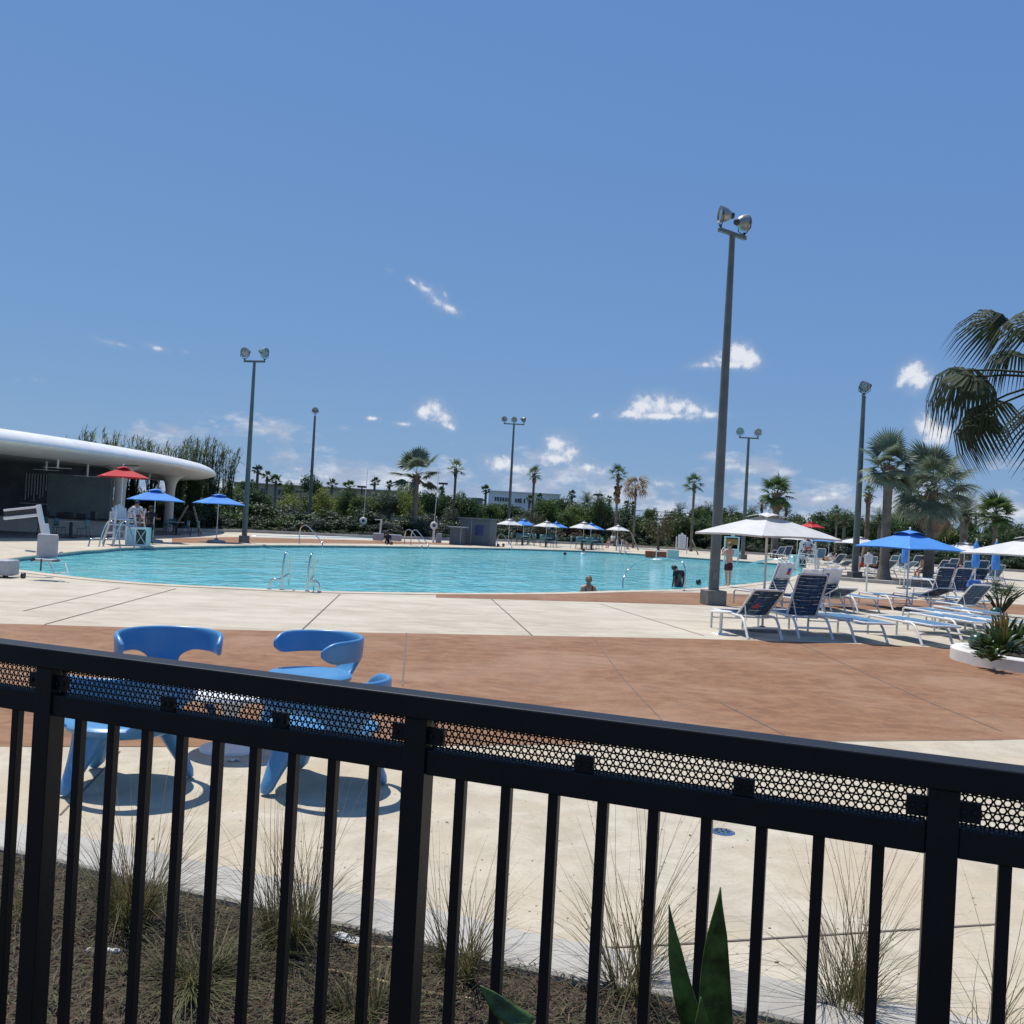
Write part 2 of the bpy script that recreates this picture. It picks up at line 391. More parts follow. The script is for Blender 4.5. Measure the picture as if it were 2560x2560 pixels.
def water_material():
    m = bpy.data.materials.new('water_mat'); m.use_nodes = True; t = NT(m.node_tree); b = t.n['Principled BSDF']
    tc = t.new('ShaderNodeTexCoord'); v = tc.outputs['Object']
    va = t.vmul(v, (1.0, 0.8, 1.0))
    n1 = t.noise(va, 1.5, 3, 0.55, 0.8); n2 = t.noise(va, 4.2, 3, 0.55, 0.5); n3 = t.noise(v, 0.12, 3, 0.5, 0.4); n4 = t.noise(va, 0.6, 3, 0.5, 0.6)
    h = t.math('ADD', t.math('MULTIPLY', n1, 1.0), t.math('ADD', t.math('MULTIPLY', n2, 0.32), t.math('MULTIPLY', n4, 1.1)))
    painted_caustics = t.smooth(t.math('ADD', t.math('MULTIPLY', n1, 0.65), t.math('MULTIPLY', n2, 0.35)), 0.42, 0.60)
    c = t.mix(t.smooth(t.math('ADD', t.math('MULTIPLY', n3, 0.6), t.math('MULTIPLY', n4, 0.4)), 0.36, 0.64), (0.085, 0.46, 0.48), (0.14, 0.56, 0.585))
    c = t.mix(t.math('MULTIPLY', painted_caustics, 0.6), c, (0.33, 0.74, 0.755))  # bright caustic ripple light painted into the water colour
    t.l.new(c, b.inputs['Base Color']); b.inputs['Roughness'].default_value = 0.05; b.inputs['IOR'].default_value = 1.30
    b.inputs['Specular IOR Level'].default_value = 0.45
    bn = t.new('ShaderNodeBump'); bn.inputs['Strength'].default_value = 0.8; bn.inputs['Distance'].default_value = 0.12
    t.put(bn.inputs['Height'], h); t.l.new(bn.outputs[0], b.inputs['Normal'])
    MATS['water_mat'] = m
water_material()
sheet('pool_water', offset(pool2, 0.02), WATER_Z, 'water_mat')

# colour bands on the deck
bandA_far = g2([(-900, 1553), (-300, 1554), (58, 1561), (300, 1568), (660, 1577), (1200, 1587), (1722, 1597), (2000, 1605), (2250, 1614), (2400, 1622), (2700, 1640), (3200, 1660)])
bandA_near = g2([(3200, 1830), (2505, 1851), (2200, 1853), (1900, 1856), (1500, 1862), (1000, 1866), (500, 1868), (58, 1868), (-400, 1866), (-900, 1850)])
sheet('terracotta_band', bandA_far + bandA_near, 0.004, 'terracotta_mat')
sheet('patio', bandA_near[::-1] + [kerb_out[-1] + Vector((30, 0)), *kerb_out[::-1]], 0.003, 'patio_mat')
bandB = g2([(1090, 1486.5), (1280, 1487), (1420, 1484.5), (1557, 1481), (1693, 1481), (1800, 1483), (1960, 1490), (2200, 1497), (2520, 1510), (2900, 1530), (2900, 1556), (2520, 1535), (2260, 1526), (2000, 1521), (1780, 1514), (1560, 1507), (1300, 1499.5), (1090, 1494)])
sheet('terracotta_band', bandB, 0.0045, 'terracotta_mat')
bandC = g2([(430, 1358), (620, 1357), (840, 1358.5), (1060, 1361), (1240, 1365.5), (1240, 1362), (1060, 1355.5), (900, 1350.5), (760, 1347), (600, 1342.5), (430, 1346)])
sheet('terracotta_band', bandC, 0.004, 'terracotta_mat')
# kerb strip and planting bed
kb = MB(); m = len(kerb_in)
for lp, z in ((kerb_in, -0.12), (kerb_in, 0.0), ([p + kn * 0.012 for p in kerb_in], 0.012), ([p - kn * 0.012 for p in kerb_out], 0.012), (kerb_out, 0.0), (kerb_out, -0.1)):
    kb.v += [(p.x, p.y, z) for p in lp]
for k in range(5): kb.f += [(k * m + i, k * m + i + 1, (k + 1) * m + i + 1, (k + 1) * m + i) for i in range(m - 1)]
struct(kb.build('kerb', 'kerb_mat'))
sheet('planting_bed', kerb_in + [Vector((18, -3)), Vector((-18, -3))], -0.022, 'soil_mat')
# control joints of the deck
def joint(px_list, w=0.022, z=0.0075):
    pts = [G(x, y) for x, y in px_list]; mb = MB()
    for a, b in zip(pts, pts[1:]):
        d = (b - a); d.z = 0; d.normalize(); s = Vector((-d.y, d.x, 0)) * w / 2; u = Vector((0, 0, z))
        mb.add([a - s + u, b - s + u, b + s + u, a + s + u], [(0, 1, 2, 3)])
    mb.build('joint', 'joint_mat', deck)
joint([(850, 1486), (752, 1578)]); joint([(1224, 1494), (1330, 1589)]); joint([(440, 1472), (110, 1562)]); joint([(58, 1528), (300, 1470)])
joint([(1016, 1583), (1006, 1716)]); joint([(1200, 1500), (1780, 1510)], 0.018); joint([(1800, 1757), (1960, 1838)], 0.02); joint([(1440, 2376), (1720, 2362), (2505, 2312)], 0.014)
joint([(1500, 1510), (1760, 1590)], 0.02); joint([(-100, 1500), (560, 1519), (1100, 1534)], 0.012)
joint([(1480, 1592), (1560, 1700), (1700, 1850)], 0.012); joint([(380, 1571), (250, 1660)], 0.016); joint([(1990, 1606), (2330, 1760), (2505, 1830)], 0.016)
joint([(300, 1880), (150, 2040)], 0.012); joint([(58, 1868), (700, 1868), (1300, 1864), (1900, 1857), (2505, 1851)], 0.012, 0.0085)
# ------------------------------------------------------------------ fence
def fence():
    P0, P2 = at(132, 1640, 2.92), at(2362, 1925, 2.06)
    P0, P2 = Vector((P0.x, P0.y, 0)), Vector((P2.x, P2.y, 0))
    step = (P2 - P0) / 2; L = step.length; d = step.normalized(); nrm = Vector((-d.y, d.x, 0))
    root = thing('fence', 'black metal picket fence with perforated strip, closest to the viewer', 'fence', (P0 - step))
    ang = math.atan2(d.y, d.x)
    root.rotation_euler = (0, 0, ang)
    ZT = 1.402; z1 = ZT - 0.058; z2 = z1 - 0.078; z3 = z2 - 0.062
    PW = 0.062
    n_post = 6
    proto = MB().box((0, 0, (z1 - 0.3) / 2 ), (PW, PW, z1 + 0.3)).build('post', 'black_metal', root, bevel=0.003)
    proto.location = (0, 0, 0)
    for i in range(1, n_post):
        c = proto.copy(); COL.objects.link(c); c.parent = root; c.location = (L * i, 0, 0)
    MB().box((L * 2.5, 0.0, ZT - 0.029), (L * 5 + 0.4, 0.078, 0.058)).build('top_rail', 'black_metal', root, bevel=0.004)
    NP = 9
    # picket
    pk = MB().box((0, 0, (z3 + 0.12) / 2 - 0.05), (0.025, 0.025, z3 - 0.12 + 0.1)); pk0 = None
    # perforated strip: hexagonal cells with a round hole each
    def panel():
        pitch = 0.0178; row = pitch * 0.866; rr = 0.0057; W = L - PW - 0.004; H = z1 - z2; t = 0.002
        mb = MB(); seg = 12
        nx = int(W / pitch) + 2; ny = int(H / row) + 2
        def clampp(x, z): return (min(max(x, -W / 2), W / 2), min(max(z, 0), H))
        for j in range(ny):
            for i in range(nx):
                cx = -W / 2 + (i + (0.5 if j % 2 else 0.0)) * pitch; cz = (j - 0.2) * row
                if cx - pitch / 2 > W / 2 - 0.001 or cz - row > H: continue
                inner, outer = [], []
                for k in range(seg):
                    a = 2 * PI * k / seg + PI / 6
                    # hexagon radius along a
                    hexr = (pitch / 2) / math.cos(((a - 0) % (PI / 3)) - PI / 6)
                    outer.append(clampp(cx + math.cos(a) * hexr, cz + math.sin(a) * hexr))
                    inner.append(clampp(cx + math.cos(a) * rr, cz + math.sin(a) * rr))
                o = len(mb.v)
                mb.v += [(x, -t / 2, z) for x, z in outer] + [(x, -t / 2, z) for x, z in inner] + [(x, t / 2, z) for x, z in inner]
                for k in range(seg):
                    k2 = (k + 1) % seg
                    if (Vector(outer[k]) - Vector(inner[k])).length < 1e-6 and (Vector(outer[k2]) - Vector(inner[k2])).length < 1e-6: continue
                    mb.f.append((o + k, o + k2, o + seg + k2, o + seg + k))
                    mb.f.append((o + seg + k, o + seg + k2, o + 2 * seg + k2, o + 2 * seg + k))
        return mb
    first_panel = first_rail = first_clip = None
    for s in range(n_post - 1):
        cx = L * (s + 0.5)
        if first_panel is None:
            me = bpy.data.meshes.new('perforated_panel'); pm = panel(); me.from_pydata(pm.v, [], pm.f); me.materials.append(MATS['black_metal'])
            first_panel = bpy.data.objects.new('perforated_panel', me); COL.objects.link(first_panel); first_panel.parent = root; first_panel.location = (cx, 0.006, z2)
            first_rail = MB().box((0, 0, (z2 + z3) / 2), (L - PW, 0.045, z2 - z3)).build('middle_rail', 'black_metal', root, bevel=0.003); first_rail.location = (cx, 0, 0)
            b = MB().box((0, 0, 0), (L - PW, 0.036, 0.036)).build('bottom_rail', 'black_metal', root, bevel=0.003); b.location = (cx, 0, 0.09); first_bottom = b
        else:
            for src, z in ((first_panel, z2), (first_rail, 0), (first_bottom, 0.09)):
                c = src.copy(); COL.objects.link(c); c.parent = root; c.location = (cx, src.location.y, z)
        for k in range(NP):
            x = L * s + L * (k + 1) / (NP + 1)
            if pk0 is None:
                pk0 = pk.build('picket', 'black_metal', root, bevel=0.002); pk0.location = (x, 0, 0)
            else:
                c = pk0.copy(); COL.objects.link(c); c.parent = root; c.location = (x, 0, 0)
        for x, zc, w in ((L * s + PW / 2 + 0.018, z2 + 0.034, 0.036), (L * (s + 1) - PW / 2 - 0.018, z2 + 0.034, 0.036), (L * (s + 0.36), z2 + 0.018, 0.05), (L * (s + 0.665), z2 + 0.018, 0.05)):
            if first_clip is None:
                mb = MB().box((0, -0.008, 0), (0.046, 0.012, 0.042)); 
                for sx in (-0.011, 0.011): mb.lathe([(0.0001, 0.0), (0.006, 0.0), (0.006, 0.004), (0.0001, 0.005)], 8, (sx, -0.0141, 0), Matrix.Rotation(R(90), 3, 'X'))
                first_clip = mb.build('clip', 'black_metal', root); first_clip.location = (x, 0, zc)
            else:
                c = first_clip.copy(); COL.objects.link(c); c.parent = root; c.location = (x, 0, zc)
    return root
fence()

# ------------------------------------------------------------------ blue moulded armchairs and table
def make_chair():
    root = thing('armchair', '', 'armchair')
    # seat: dished round pad (faces local -Y, back at +Y)
    prof = [(0.0001, 0.405), (0.12, 0.402), (0.22, 0.405), (0.29, 0.415), (0.335, 0.412), (0.355, 0.395), (0.345, 0.365), (0.29, 0.335), (0.15, 0.318), (0.0001, 0.315)]
    st = MB().lathe(prof, 32).build('seat', 'blue_plastic', root, smooth=60); st.scale = (1.0, 0.98, 1)
    # backrest: a T-shaped sheet wrapped round a cylinder, thickened
    Rb = 0.375; mb = MB(); ncol = 20; A = R(112)
    cols = [-A + 2 * A * i / ncol for i in range(ncol + 1)]
    def band(a):
        u = abs(a) / A
        e = max(0.0, (u - 0.80) / 0.20); h = 0.098 * math.sqrt(max(0.05, 1 - e * e * 0.93))
        zc = 0.640 - 0.02 * u * u
        return zc - h, zc + h
    idx = {}
    for i, a in enumerate(cols):
        lo, hi = band(a)
        for j in range(4):
            z = lo + (hi - lo) * j / 3
            r = Rb + 0.05 * (z - 0.55) + 0.03 * (1 - (abs(a) / A) ** 2)
            idx[(i, j)] = len(mb.v); mb.v.append((r * math.sin(a), r * math.cos(a), z))
    for i in range(ncol):
        for j in range(3): mb.f.append((idx[(i, j)], idx[(i + 1, j)], idx[(i + 1, j + 1)], idx[(i, j + 1)]))
    c0, c1 = ncol // 2 - 3, ncol // 2 + 3
    rows = [(0.50, 0.62, 0.40), (0.45, 0.50, 0.385), (0.405, 0.62, 0.35), (0.36, 0.95, 0.30)]
    prev = {i: idx[(i, 0)] for i in range(c0, c1 + 1)}
    for (z, wf, r) in rows:
        cur = {}
        for i in range(c0, c1 + 1):
            a = cols[i] * wf; cur[i] = len(mb.v); mb.v.append((r * math.sin(a), r * math.cos(a), z))
        for i in range(c0, c1): mb.f.append((cur[i], cur[i + 1], prev[i + 1], prev[i]))
        prev = cur
    bk = mb.build('backrest', 'blue_plastic', root, smooth=180)
    so = bk.modifiers.new('thick', 'SOLIDIFY'); so.thickness = 0.042; so.offset = 0
    su = bk.modifiers.new('round', 'SUBSURF'); su.levels = 2; su.render_levels = 2
    # four splayed legs, wide where they leave the seat
    for k, az in enumerate((18, 162, 270)):
        a = R(az); dx, dy = math.cos(a), math.sin(a); leg = MB(); pts = []; rs = []
        for t in range(11):
            u = t / 10; rad = 0.24 + 0.17 * u ** 1.1; z = 0.37 * (1 - u) + 0.012
            pts.append((dx * rad, dy * rad, z)); rs.append(0.085 * (1 - u) ** 1.6 + 0.052 + (-0.022 if u > 0.97 else 0))
        leg.tube(pts, rs, 14, flat=0.62)
        lg = leg.build('leg', 'blue_plastic', root, smooth=60)
    return root
chair0 = make_chair()
def face_rot(fx, fy): return math.atan2(fx, -fy)   # local -Y looks along (fx, fy)
CH_G = 'blue armchairs round the white table'
spec = [((-2.84, 8.30), (0.42, -0.9), 'blue moulded armchair, back curving open towards viewer, left of the far pair'),
        ((-1.70, 8.62), (-0.72, -0.7), 'blue moulded armchair turned sideways with its seat showing above the fence rail'),
        ((-1.20, 6.62), (-0.50, 0.86), 'blue moulded armchair mostly hidden behind the fence, only one arm end above the rail'),
        ((-2.46, 6.42), (-0.70, 0.71), 'blue moulded armchair seen through the pickets, its back to the fence beside the post')]
for i, (p, f, lab) in enumerate(spec):
    o = chair0 if i == 0 else copy_tree(chair0)
    o.location = (p[0], p[1], 0.004); o.rotation_euler = (0, 0, face_rot(*f)); o['label'] = lab; o['group'] = CH_G; o.scale = (1.07, 1.07, 1.03)
tb = thing('low_table', 'low round white table between the four blue armchairs', 'table', (-2.05, 7.45, 0.004))
MB().lathe([(0.0001, 0.40), (0.30, 0.40), (0.375, 0.412), (0.385, 0.43), (0.375, 0.448), (0.34, 0.453), (0.0001, 0.452)], 36).build('table_top', 'white_table', tb, smooth=50)
MB().lathe([(0.22, 0.0), (0.215, 0.02), (0.09, 0.05), (0.06, 0.16), (0.06, 0.28), (0.10, 0.37), (0.20, 0.405)], 28).build('pedestal', 'white_table', tb, smooth=60)

# floor drain and little deck fittings
dr = thing('floor_drain', 'round grey metal floor drain set in the beige patio behind the fence', 'drain', G(1806, 2081) + Vector((0, 0, 0.004)))
MB().lathe([(0.0001, 0.004), (0.035, 0.004), (0.065, 0.005), (0.078, 0.0)], 24).build('grate', 'steel', dr, smooth=40)
MB().lathe([(0.0001, 0.0062), (0.010, 0.0062), (0.010, 0.004)], 12).build('hole', 'dark_grey', dr)
for k in range(8):
    a = PI / 4 * k; MB().box((math.cos(a) * 0.04, math.sin(a) * 0.04, 0.0062), (0.026, 0.007, 0.0012), a).build('slot', 'dark_grey', dr)
mat('litter_white', (0.7, 0.68, 0.62), 0.7, 0.2); mat('dry_cane', (0.42, 0.30, 0.15), 0.6, 0.25, 6, bump=0.15)
lit = MB(); base = G(583, 1905)
for k in range(5): lit.sphere((rnd(-.03, .03), rnd(-.03, .03), 0.012), rnd(.012, .022), 8, 5, (1, .7, .6))
o = lit.build('crumpled_wrapper', 'litter_white', smooth=40); o.location = base + Vector((0, 0, 0.004)); tag(o, 'small crumpled white wrapper on the patio beside the armchair leg', 'litter')

# grit and leaf bits lying on the patio
random.seed(19); db = MB()
for _ in range(420):
    x, y = rnd(60, 2500), rnd(1880, 2440); p = G(x, y)
    if (p.to_2d() - kerb_out[0]).dot(kn) < 0.02: continue
    r = rnd(.003, .010) * (1 if random.random() < .9 else 1.8); a = rnd(0, 6.28)
    db.add([(p.x + math.cos(a + k * PI / 2) * r * (1 if k % 2 else .45), p.y + math.sin(a + k * PI / 2) * r * (1 if k % 2 else .45), .0045 + rnd(0, .004)) for k in range(4)], [(0, 1, 2, 3)])
o = db.build('leaf_litter', 'joint_mat'); o['kind'] = 'stuff'; o['label'] = 'tiny dark leaf bits and grit on the beige patio'
# ------------------------------------------------------------------ planting bed: pine straw, grasses, cane, spear leaves
random.seed(11)
mat('straw_a', (0.085, 0.052, 0.030), 0.8, 0.35, 30); mat('straw_b', (0.13, 0.09, 0.045), 0.8, 0.3, 30); mat('straw_c', (0.06, 0.066, 0.022), 0.8, 0.3, 30)
def straw(name, count, material, ln, w, label):
    mb = MB(); k0 = kerb_in[2]; k1 = kerb_in[-2]; Lk = (k1 - k0).length
    for _ in range(count):
        s = rnd(-1.5, Lk + 0.6); q = rnd(0.01, 1.75) ** 1.0
        p = k0 + kerb_dir * s - kn * q
        a = rnd(0, 2 * PI); l = ln * rnd(.5, 1.2); tilt = rnd(-.25, .35); z = -0.02 + rnd(0.0, 0.028)
        d = Vector((math.cos(a), math.sin(a), tilt)).normalized() * l / 2; sd = Vector((-math.sin(a), math.cos(a), 0)) * w * rnd(.6, 1.3)
        c = Vector((p.x, p.y, z + abs(d.z))); bow = Vector((0, 0, rnd(0, .012)))
        mb.add([c - d, c + sd + bow, c + d, c - sd + bow], [(0, 1, 2, 3)])
    o = mb.build(name, material); o['kind'] = 'stuff'; o['label'] = label; return o
straw('pine_straw', 20000, 'straw_a', 0.085, 0.0028, 'brown pine straw mulch covering the planting bed')
straw('pine_straw', 9000, 'straw_b', 0.075, 0.0025, 'tan dry needles scattered over the planting bed')
straw('fallen_grass', 12000, 'straw_c', 0.11, 0.003, 'olive grass clippings lying in the planting bed')
for q, (mname, c) in enumerate((('grass_olive', (0.125, 0.125, 0.045)), ('grass_tan', (0.27, 0.205, 0.105)))): mat(mname, c, 0.65, 0.3, 5, trans=0.42)
def grass(px, h, n, spread, label, seed, n_low=180):
    random.seed(seed); root = thing('grass_tussock', label, 'grass clump', G(*px, z=-0.04), 0, 'wispy grasses in the bed behind the fence')
    def blades(count, hh, sp, w, droop):
        mb = MB()
        for _ in range(count):
            a = rnd(0, 2 * PI); r0 = rnd(0, 0.11); L = hh * rnd(.3, 1.12); lean = sp * rnd(0.05, 1.0) ** 1.0
            d = Vector((math.cos(a), math.sin(a), 0)); sd = Vector((-d.y, d.x, 0)); base = d * r0 * rnd(.3, 1)
            pts = []; kk = rnd(.3, 1.0) * droop; wob = rnd(-.10, .10)
            for i in range(6):
                u = i / 5; out = lean * (u * 0.55 + 0.45 * u * u); z = L * (u - kk * 0.30 * u ** 3 * lean)
                pts.append(base + d * out * L + Vector((0, 0, max(z, 0.005))) + sd * (0.05 * math.sin(u * 2 + a * 3) + wob * u * u))
            ws = [w, w * .95, w * .8, w * .62, w * .4, w * .1]; o = len(mb.v)
            for p, ww in zip(pts, ws): mb.v += [tuple(p - sd * ww), tuple(p + sd * ww)]
            mb.f += [(o + 2 * i, o + 2 * i + 1, o + 2 * i + 3, o + 2 * i + 2) for i in range(5)]
        return mb
    blades(int(n * 1.15), h, spread * 1.1, 0.0017, 0.9).build('flower_stems', 'grass_tan', root)
    blades(int(n_low * 1.2), h * 0.62, spread * 2.3, 0.0023, 2.2).build('blades', 'grass_olive', root)
    return root
grass((322, 2330), 0.80, 95, 0.62, 'tall wispy grass clump just beside the leftmost fence post', 1, 300)
grass((720, 2380), 0.78, 80, 0.60, 'wispy grass clump growing left of the middle fence post, next to the dry cane', 2, 260)
grass((1150, 2450), 0.66, 45, 0.60, 'thin grass clump just past the middle fence post', 3, 160)
grass((1570, 2495), 0.86, 70, 0.75, 'wispy grass clump left of the broad spear leaves', 4, 140)
grass((2120, 2545), 0.82, 80, 0.62, 'wispy grass clump between the spear leaves and the last fence post', 6, 160)
grass((480, 2480), 0.42, 20, 1.1, 'low olive grass tuft at the bottom between two tall clumps', 7, 420)
grass((60, 2300), 0.6, 25, 0.9, 'thin grass at the left edge behind the first post', 8, 60)
grass((900, 2560), 0.45, 20, 0.9, 'small grass tuft at the foot of the middle post', 9, 200)
grass((2480, 2640), 0.62, 14, 0.8, 'few thin stems at the right edge past the last post', 10, 40)
cane = MB(); pts = [G(x, y, -0.01) for x, y in ((735, 2405), (820, 2425), (930, 2447), (1010, 2470), (1090, 2485), (1190, 2500))]
cane.tube(smooth_poly(pts, 4), 0.0075, 8)
o = cane.build('dry_cane', 'dry_cane', smooth=50); tag(o, 'long dry tan cane lying on the mulch', 'cane')
twig = MB(); twig.tube([G(860, 2362, 0.0), G(895, 2366, 0.01), G(985, 2370, 0.0)], 0.006, 6); o = twig.build('dry_stick', 'dry_cane', smooth=50); tag(o, 'short dry stick lying at the kerb edge', 'stick')
bark = MB()
for k in range(4): bark.sphere((k * 0.035, rnd(-.01, .01), 0.01), 0.028, 8, 6, (1, .55, .45))
o = bark.build('pale_bark', 'litter_white', smooth=50); o.location = G(225, 2382, -0.03); tag(o, 'pale curled bark piece on the mulch near the first post', 'bark')
bark2 = MB().box((0, 0, 0), (0.13, 0.05, 0.006)); o = bark2.build('paper_scrap', 'litter_white'); o.location = G(870, 2345, 0.0); o.rotation_euler = (0.1, 0.05, R(-25)); tag(o, 'flat white paper scrap at the kerb behind the fence', 'paper')

# broad spear leaves on the near side of the fence
m = mat('spear_leaf', (0.085, 0.155, 0.034), 0.42, 0.45, 22, bump=0.2, bscale=60, coat=0.1, trans=0.25)
sp = thing('spear_leaf_plant', 'green plant with broad pointed leaves on the near side of the fence', 'plant', (toX(1790, 1.62, .4), 1.62, -0.04))
def spear(tip, base, w, bend, fold=0.35, off=0.0):
    tip, base = Vector(tip), Vector(base); ax = tip - base; L = ax.length; dd = ax.normalized(); sd = dd.cross(Vector((0, -1, 0.2))).normalized(); nn = sd.cross(dd)
    mb = MB(); N = 14
    for i in range(N + 1):
        u = i / N; ww = w * math.sin(PI * min(1, u * 0.80 + 0.20)) ** 0.75 * (1 - max(0, u - .8) * 2.2); ww = max(ww, 0.001)
        c = base + dd * L * u + sd * bend * math.sin(PI * u) + nn * 0.03 * u * u
        mb.v += [tuple(c - sd * ww + nn * ww * fold), tuple(c - sd * ww * .5 + nn * ww * fold * .4), tuple(c), tuple(c + sd * ww * .5 + nn * ww * fold * .4), tuple(c + sd * ww + nn * ww * fold)]
    for i in range(N):
        for j in range(4): mb.f.append((i * 5 + j, i * 5 + j + 1, (i + 1) * 5 + j + 1, (i + 1) * 5 + j))
    o = mb.build('leaf', 'spear_leaf', sp, smooth=60); o.data.transform(Matrix.Translation(-sp.location))
    s = o.modifiers.new('thick', 'SOLIDIFY'); s.thickness = 0.003
spear(at(1790, 2196, 1.60), at(1810, 2760, 1.64), 0.028, -0.012)
spear(at(1663, 2247, 1.66), at(1815, 2760, 1.64), 0.019, -0.018, 0.3)
spear(at(1738, 2462, 1.58), at(1800, 2760, 1.62), 0.018, -0.008, 0.3)
spear(at(1215, 2462, 1.75), at(1330, 2560, 1.70), 0.018, -0.01, 0.2)
# ------------------------------------------------------------------ floodlight poles
def flood(root, pos, aim, s=1.0):
    """bell-shaped floodlight: reflector shell, glass, cap and yoke; aim is the direction it shines"""
    aim = Vector(aim).normalized(); M = aim.to_track_quat('Z', 'Y').to_matrix(); pos = Vector(pos)
    sh = MB().lathe([(0.07 * s, -0.30 * s), (0.12 * s, -0.28 * s), (0.20 * s, -0.16 * s), (0.255 * s, 0.0), (0.262 * s, 0.05 * s), (0.25 * s, 0.055 * s), (0.235 * s, 0.0)], 20, pos, M).build('reflector', 'lamp_alu', root, smooth=50)
    MB().lathe([(0.0001, 0.03 * s), (0.12 * s, 0.025 * s), (0.245 * s, 0.012 * s)], 20, pos, M).build('lens', 'lamp_glass', sh, smooth=50)
    MB().lathe([(0.0001, -0.40 * s), (0.08 * s, -0.39 * s), (0.10 * s, -0.33 * s), (0.09 * s, -0.27 * s)], 14, pos, M).build('ballast_cap', 'dark_grey', sh, smooth=50)
    y = MB(); side = M @ Vector((1, 0, 0)); foot = pos + Vector((0, 0, -0.36 * s))
    for sg in (-1, 1): y.tube([pos + side * sg * 0.27 * s, pos + side * sg * 0.27 * s + Vector((0, 0, -0.2 * s)), foot + side * sg * 0.04], 0.016 * s, 6)
    y.tube([foot + Vector((0, 0, 0.05)), foot + Vector((0, 0, -0.12))], 0.035 * s, 8)
    y.build('yoke', 'dark_grey', sh, smooth=50)
def light_pole(px, top_y, lamps, label, lean=0.0, ang=0.0, s=1.0, r=(0.135, 0.075), arm=0.5):
    b = G(*px); b.z = 0; d = b.y
    # column height from the picture row of the crossarm
    H = CAM_H
    for _ in range(6):
        p = at(px[0] + (px[1] - top_y) * 0.055, top_y, d); H = p.z
    root = thing('light_pole', label, 'light pole', b, 0, 'floodlight poles round the pool')
    MB().box((0, 0, 0.19), (0.52, 0.52, 0.38), R(12)).build('plinth', 'plinth_grey', root, bevel=0.02)
    MB().tube([(0, 0, 0.38), (0, 0, H * .33), (0, 0, H * .66), (0, 0, H)], [r[0], r[0] * .86 + r[1] * .14, (r[0] + r[1]) / 2, r[1]], 14).build('column', 'pole_grey', root, smooth=50)
    ca, sa = math.cos(R(ang)), math.sin(R(ang))
    MB().box((0.0, -r[0] - 0.004, 0.75), (0.11, 0.02, 0.2)).build('hand_hole_cover', 'plinth_grey', root)
    if arm: MB().bar((-arm * ca, -arm * sa, H + 0.03), (arm * ca, arm * sa, H + 0.03), 0.10, 0.10).build('crossarm', 'pole_grey', root, bevel=0.008)
    for (t, az, tilt) in lamps:
        p = (arm * t * ca, arm * t * sa, H + 0.50 * s)
        flood(root, p, (math.sin(R(az)) * math.cos(R(tilt)), math.cos(R(az)) * math.cos(R(tilt)), math.sin(R(tilt))), s)
    return root
light_pole((1782, 1512), 588, [(-.9, -95, 2), (.9, 60, 8)], 'tallest grey floodlight pole on a square plinth beside the loungers', ang=38, s=.86, arm=0.52)
light_pole((610, 1357), 905, [(-.95, -160, -14), (.95, 120, -14)], 'grey pole with two floodlights by the blue umbrellas and bar', ang=-14, s=1.0, arm=0.6)
light_pole((771, 1330), 1040, [(0, 170, -25)], 'slim grey pole with one floodlight behind the far steps', s=1.05, arm=0, r=(0.15, 0.09))
light_pole((1269, 1352), 1061, [(-.95, -170, -20), (0, 180, -20), (.95, 120, -15)], 'grey pole with three floodlights by the far white umbrella', ang=-3, s=1.0, arm=1.0, r=(.15, .09))
light_pole((1856, 1398), 1096, [(-.9, -165, -18), (.9, 165, -18)], 'grey pole with two floodlights beyond the man at the pool edge', ang=0, s=1.05, arm=0.75, r=(.15, .09))
light_pole((2136, 1449), 992, [(-.2, -110, -10), (.3, -150, -20)], 'grey floodlight pole next to the thick palm trunk', ang=60, s=1.0, arm=0.3, r=(.16, .09))

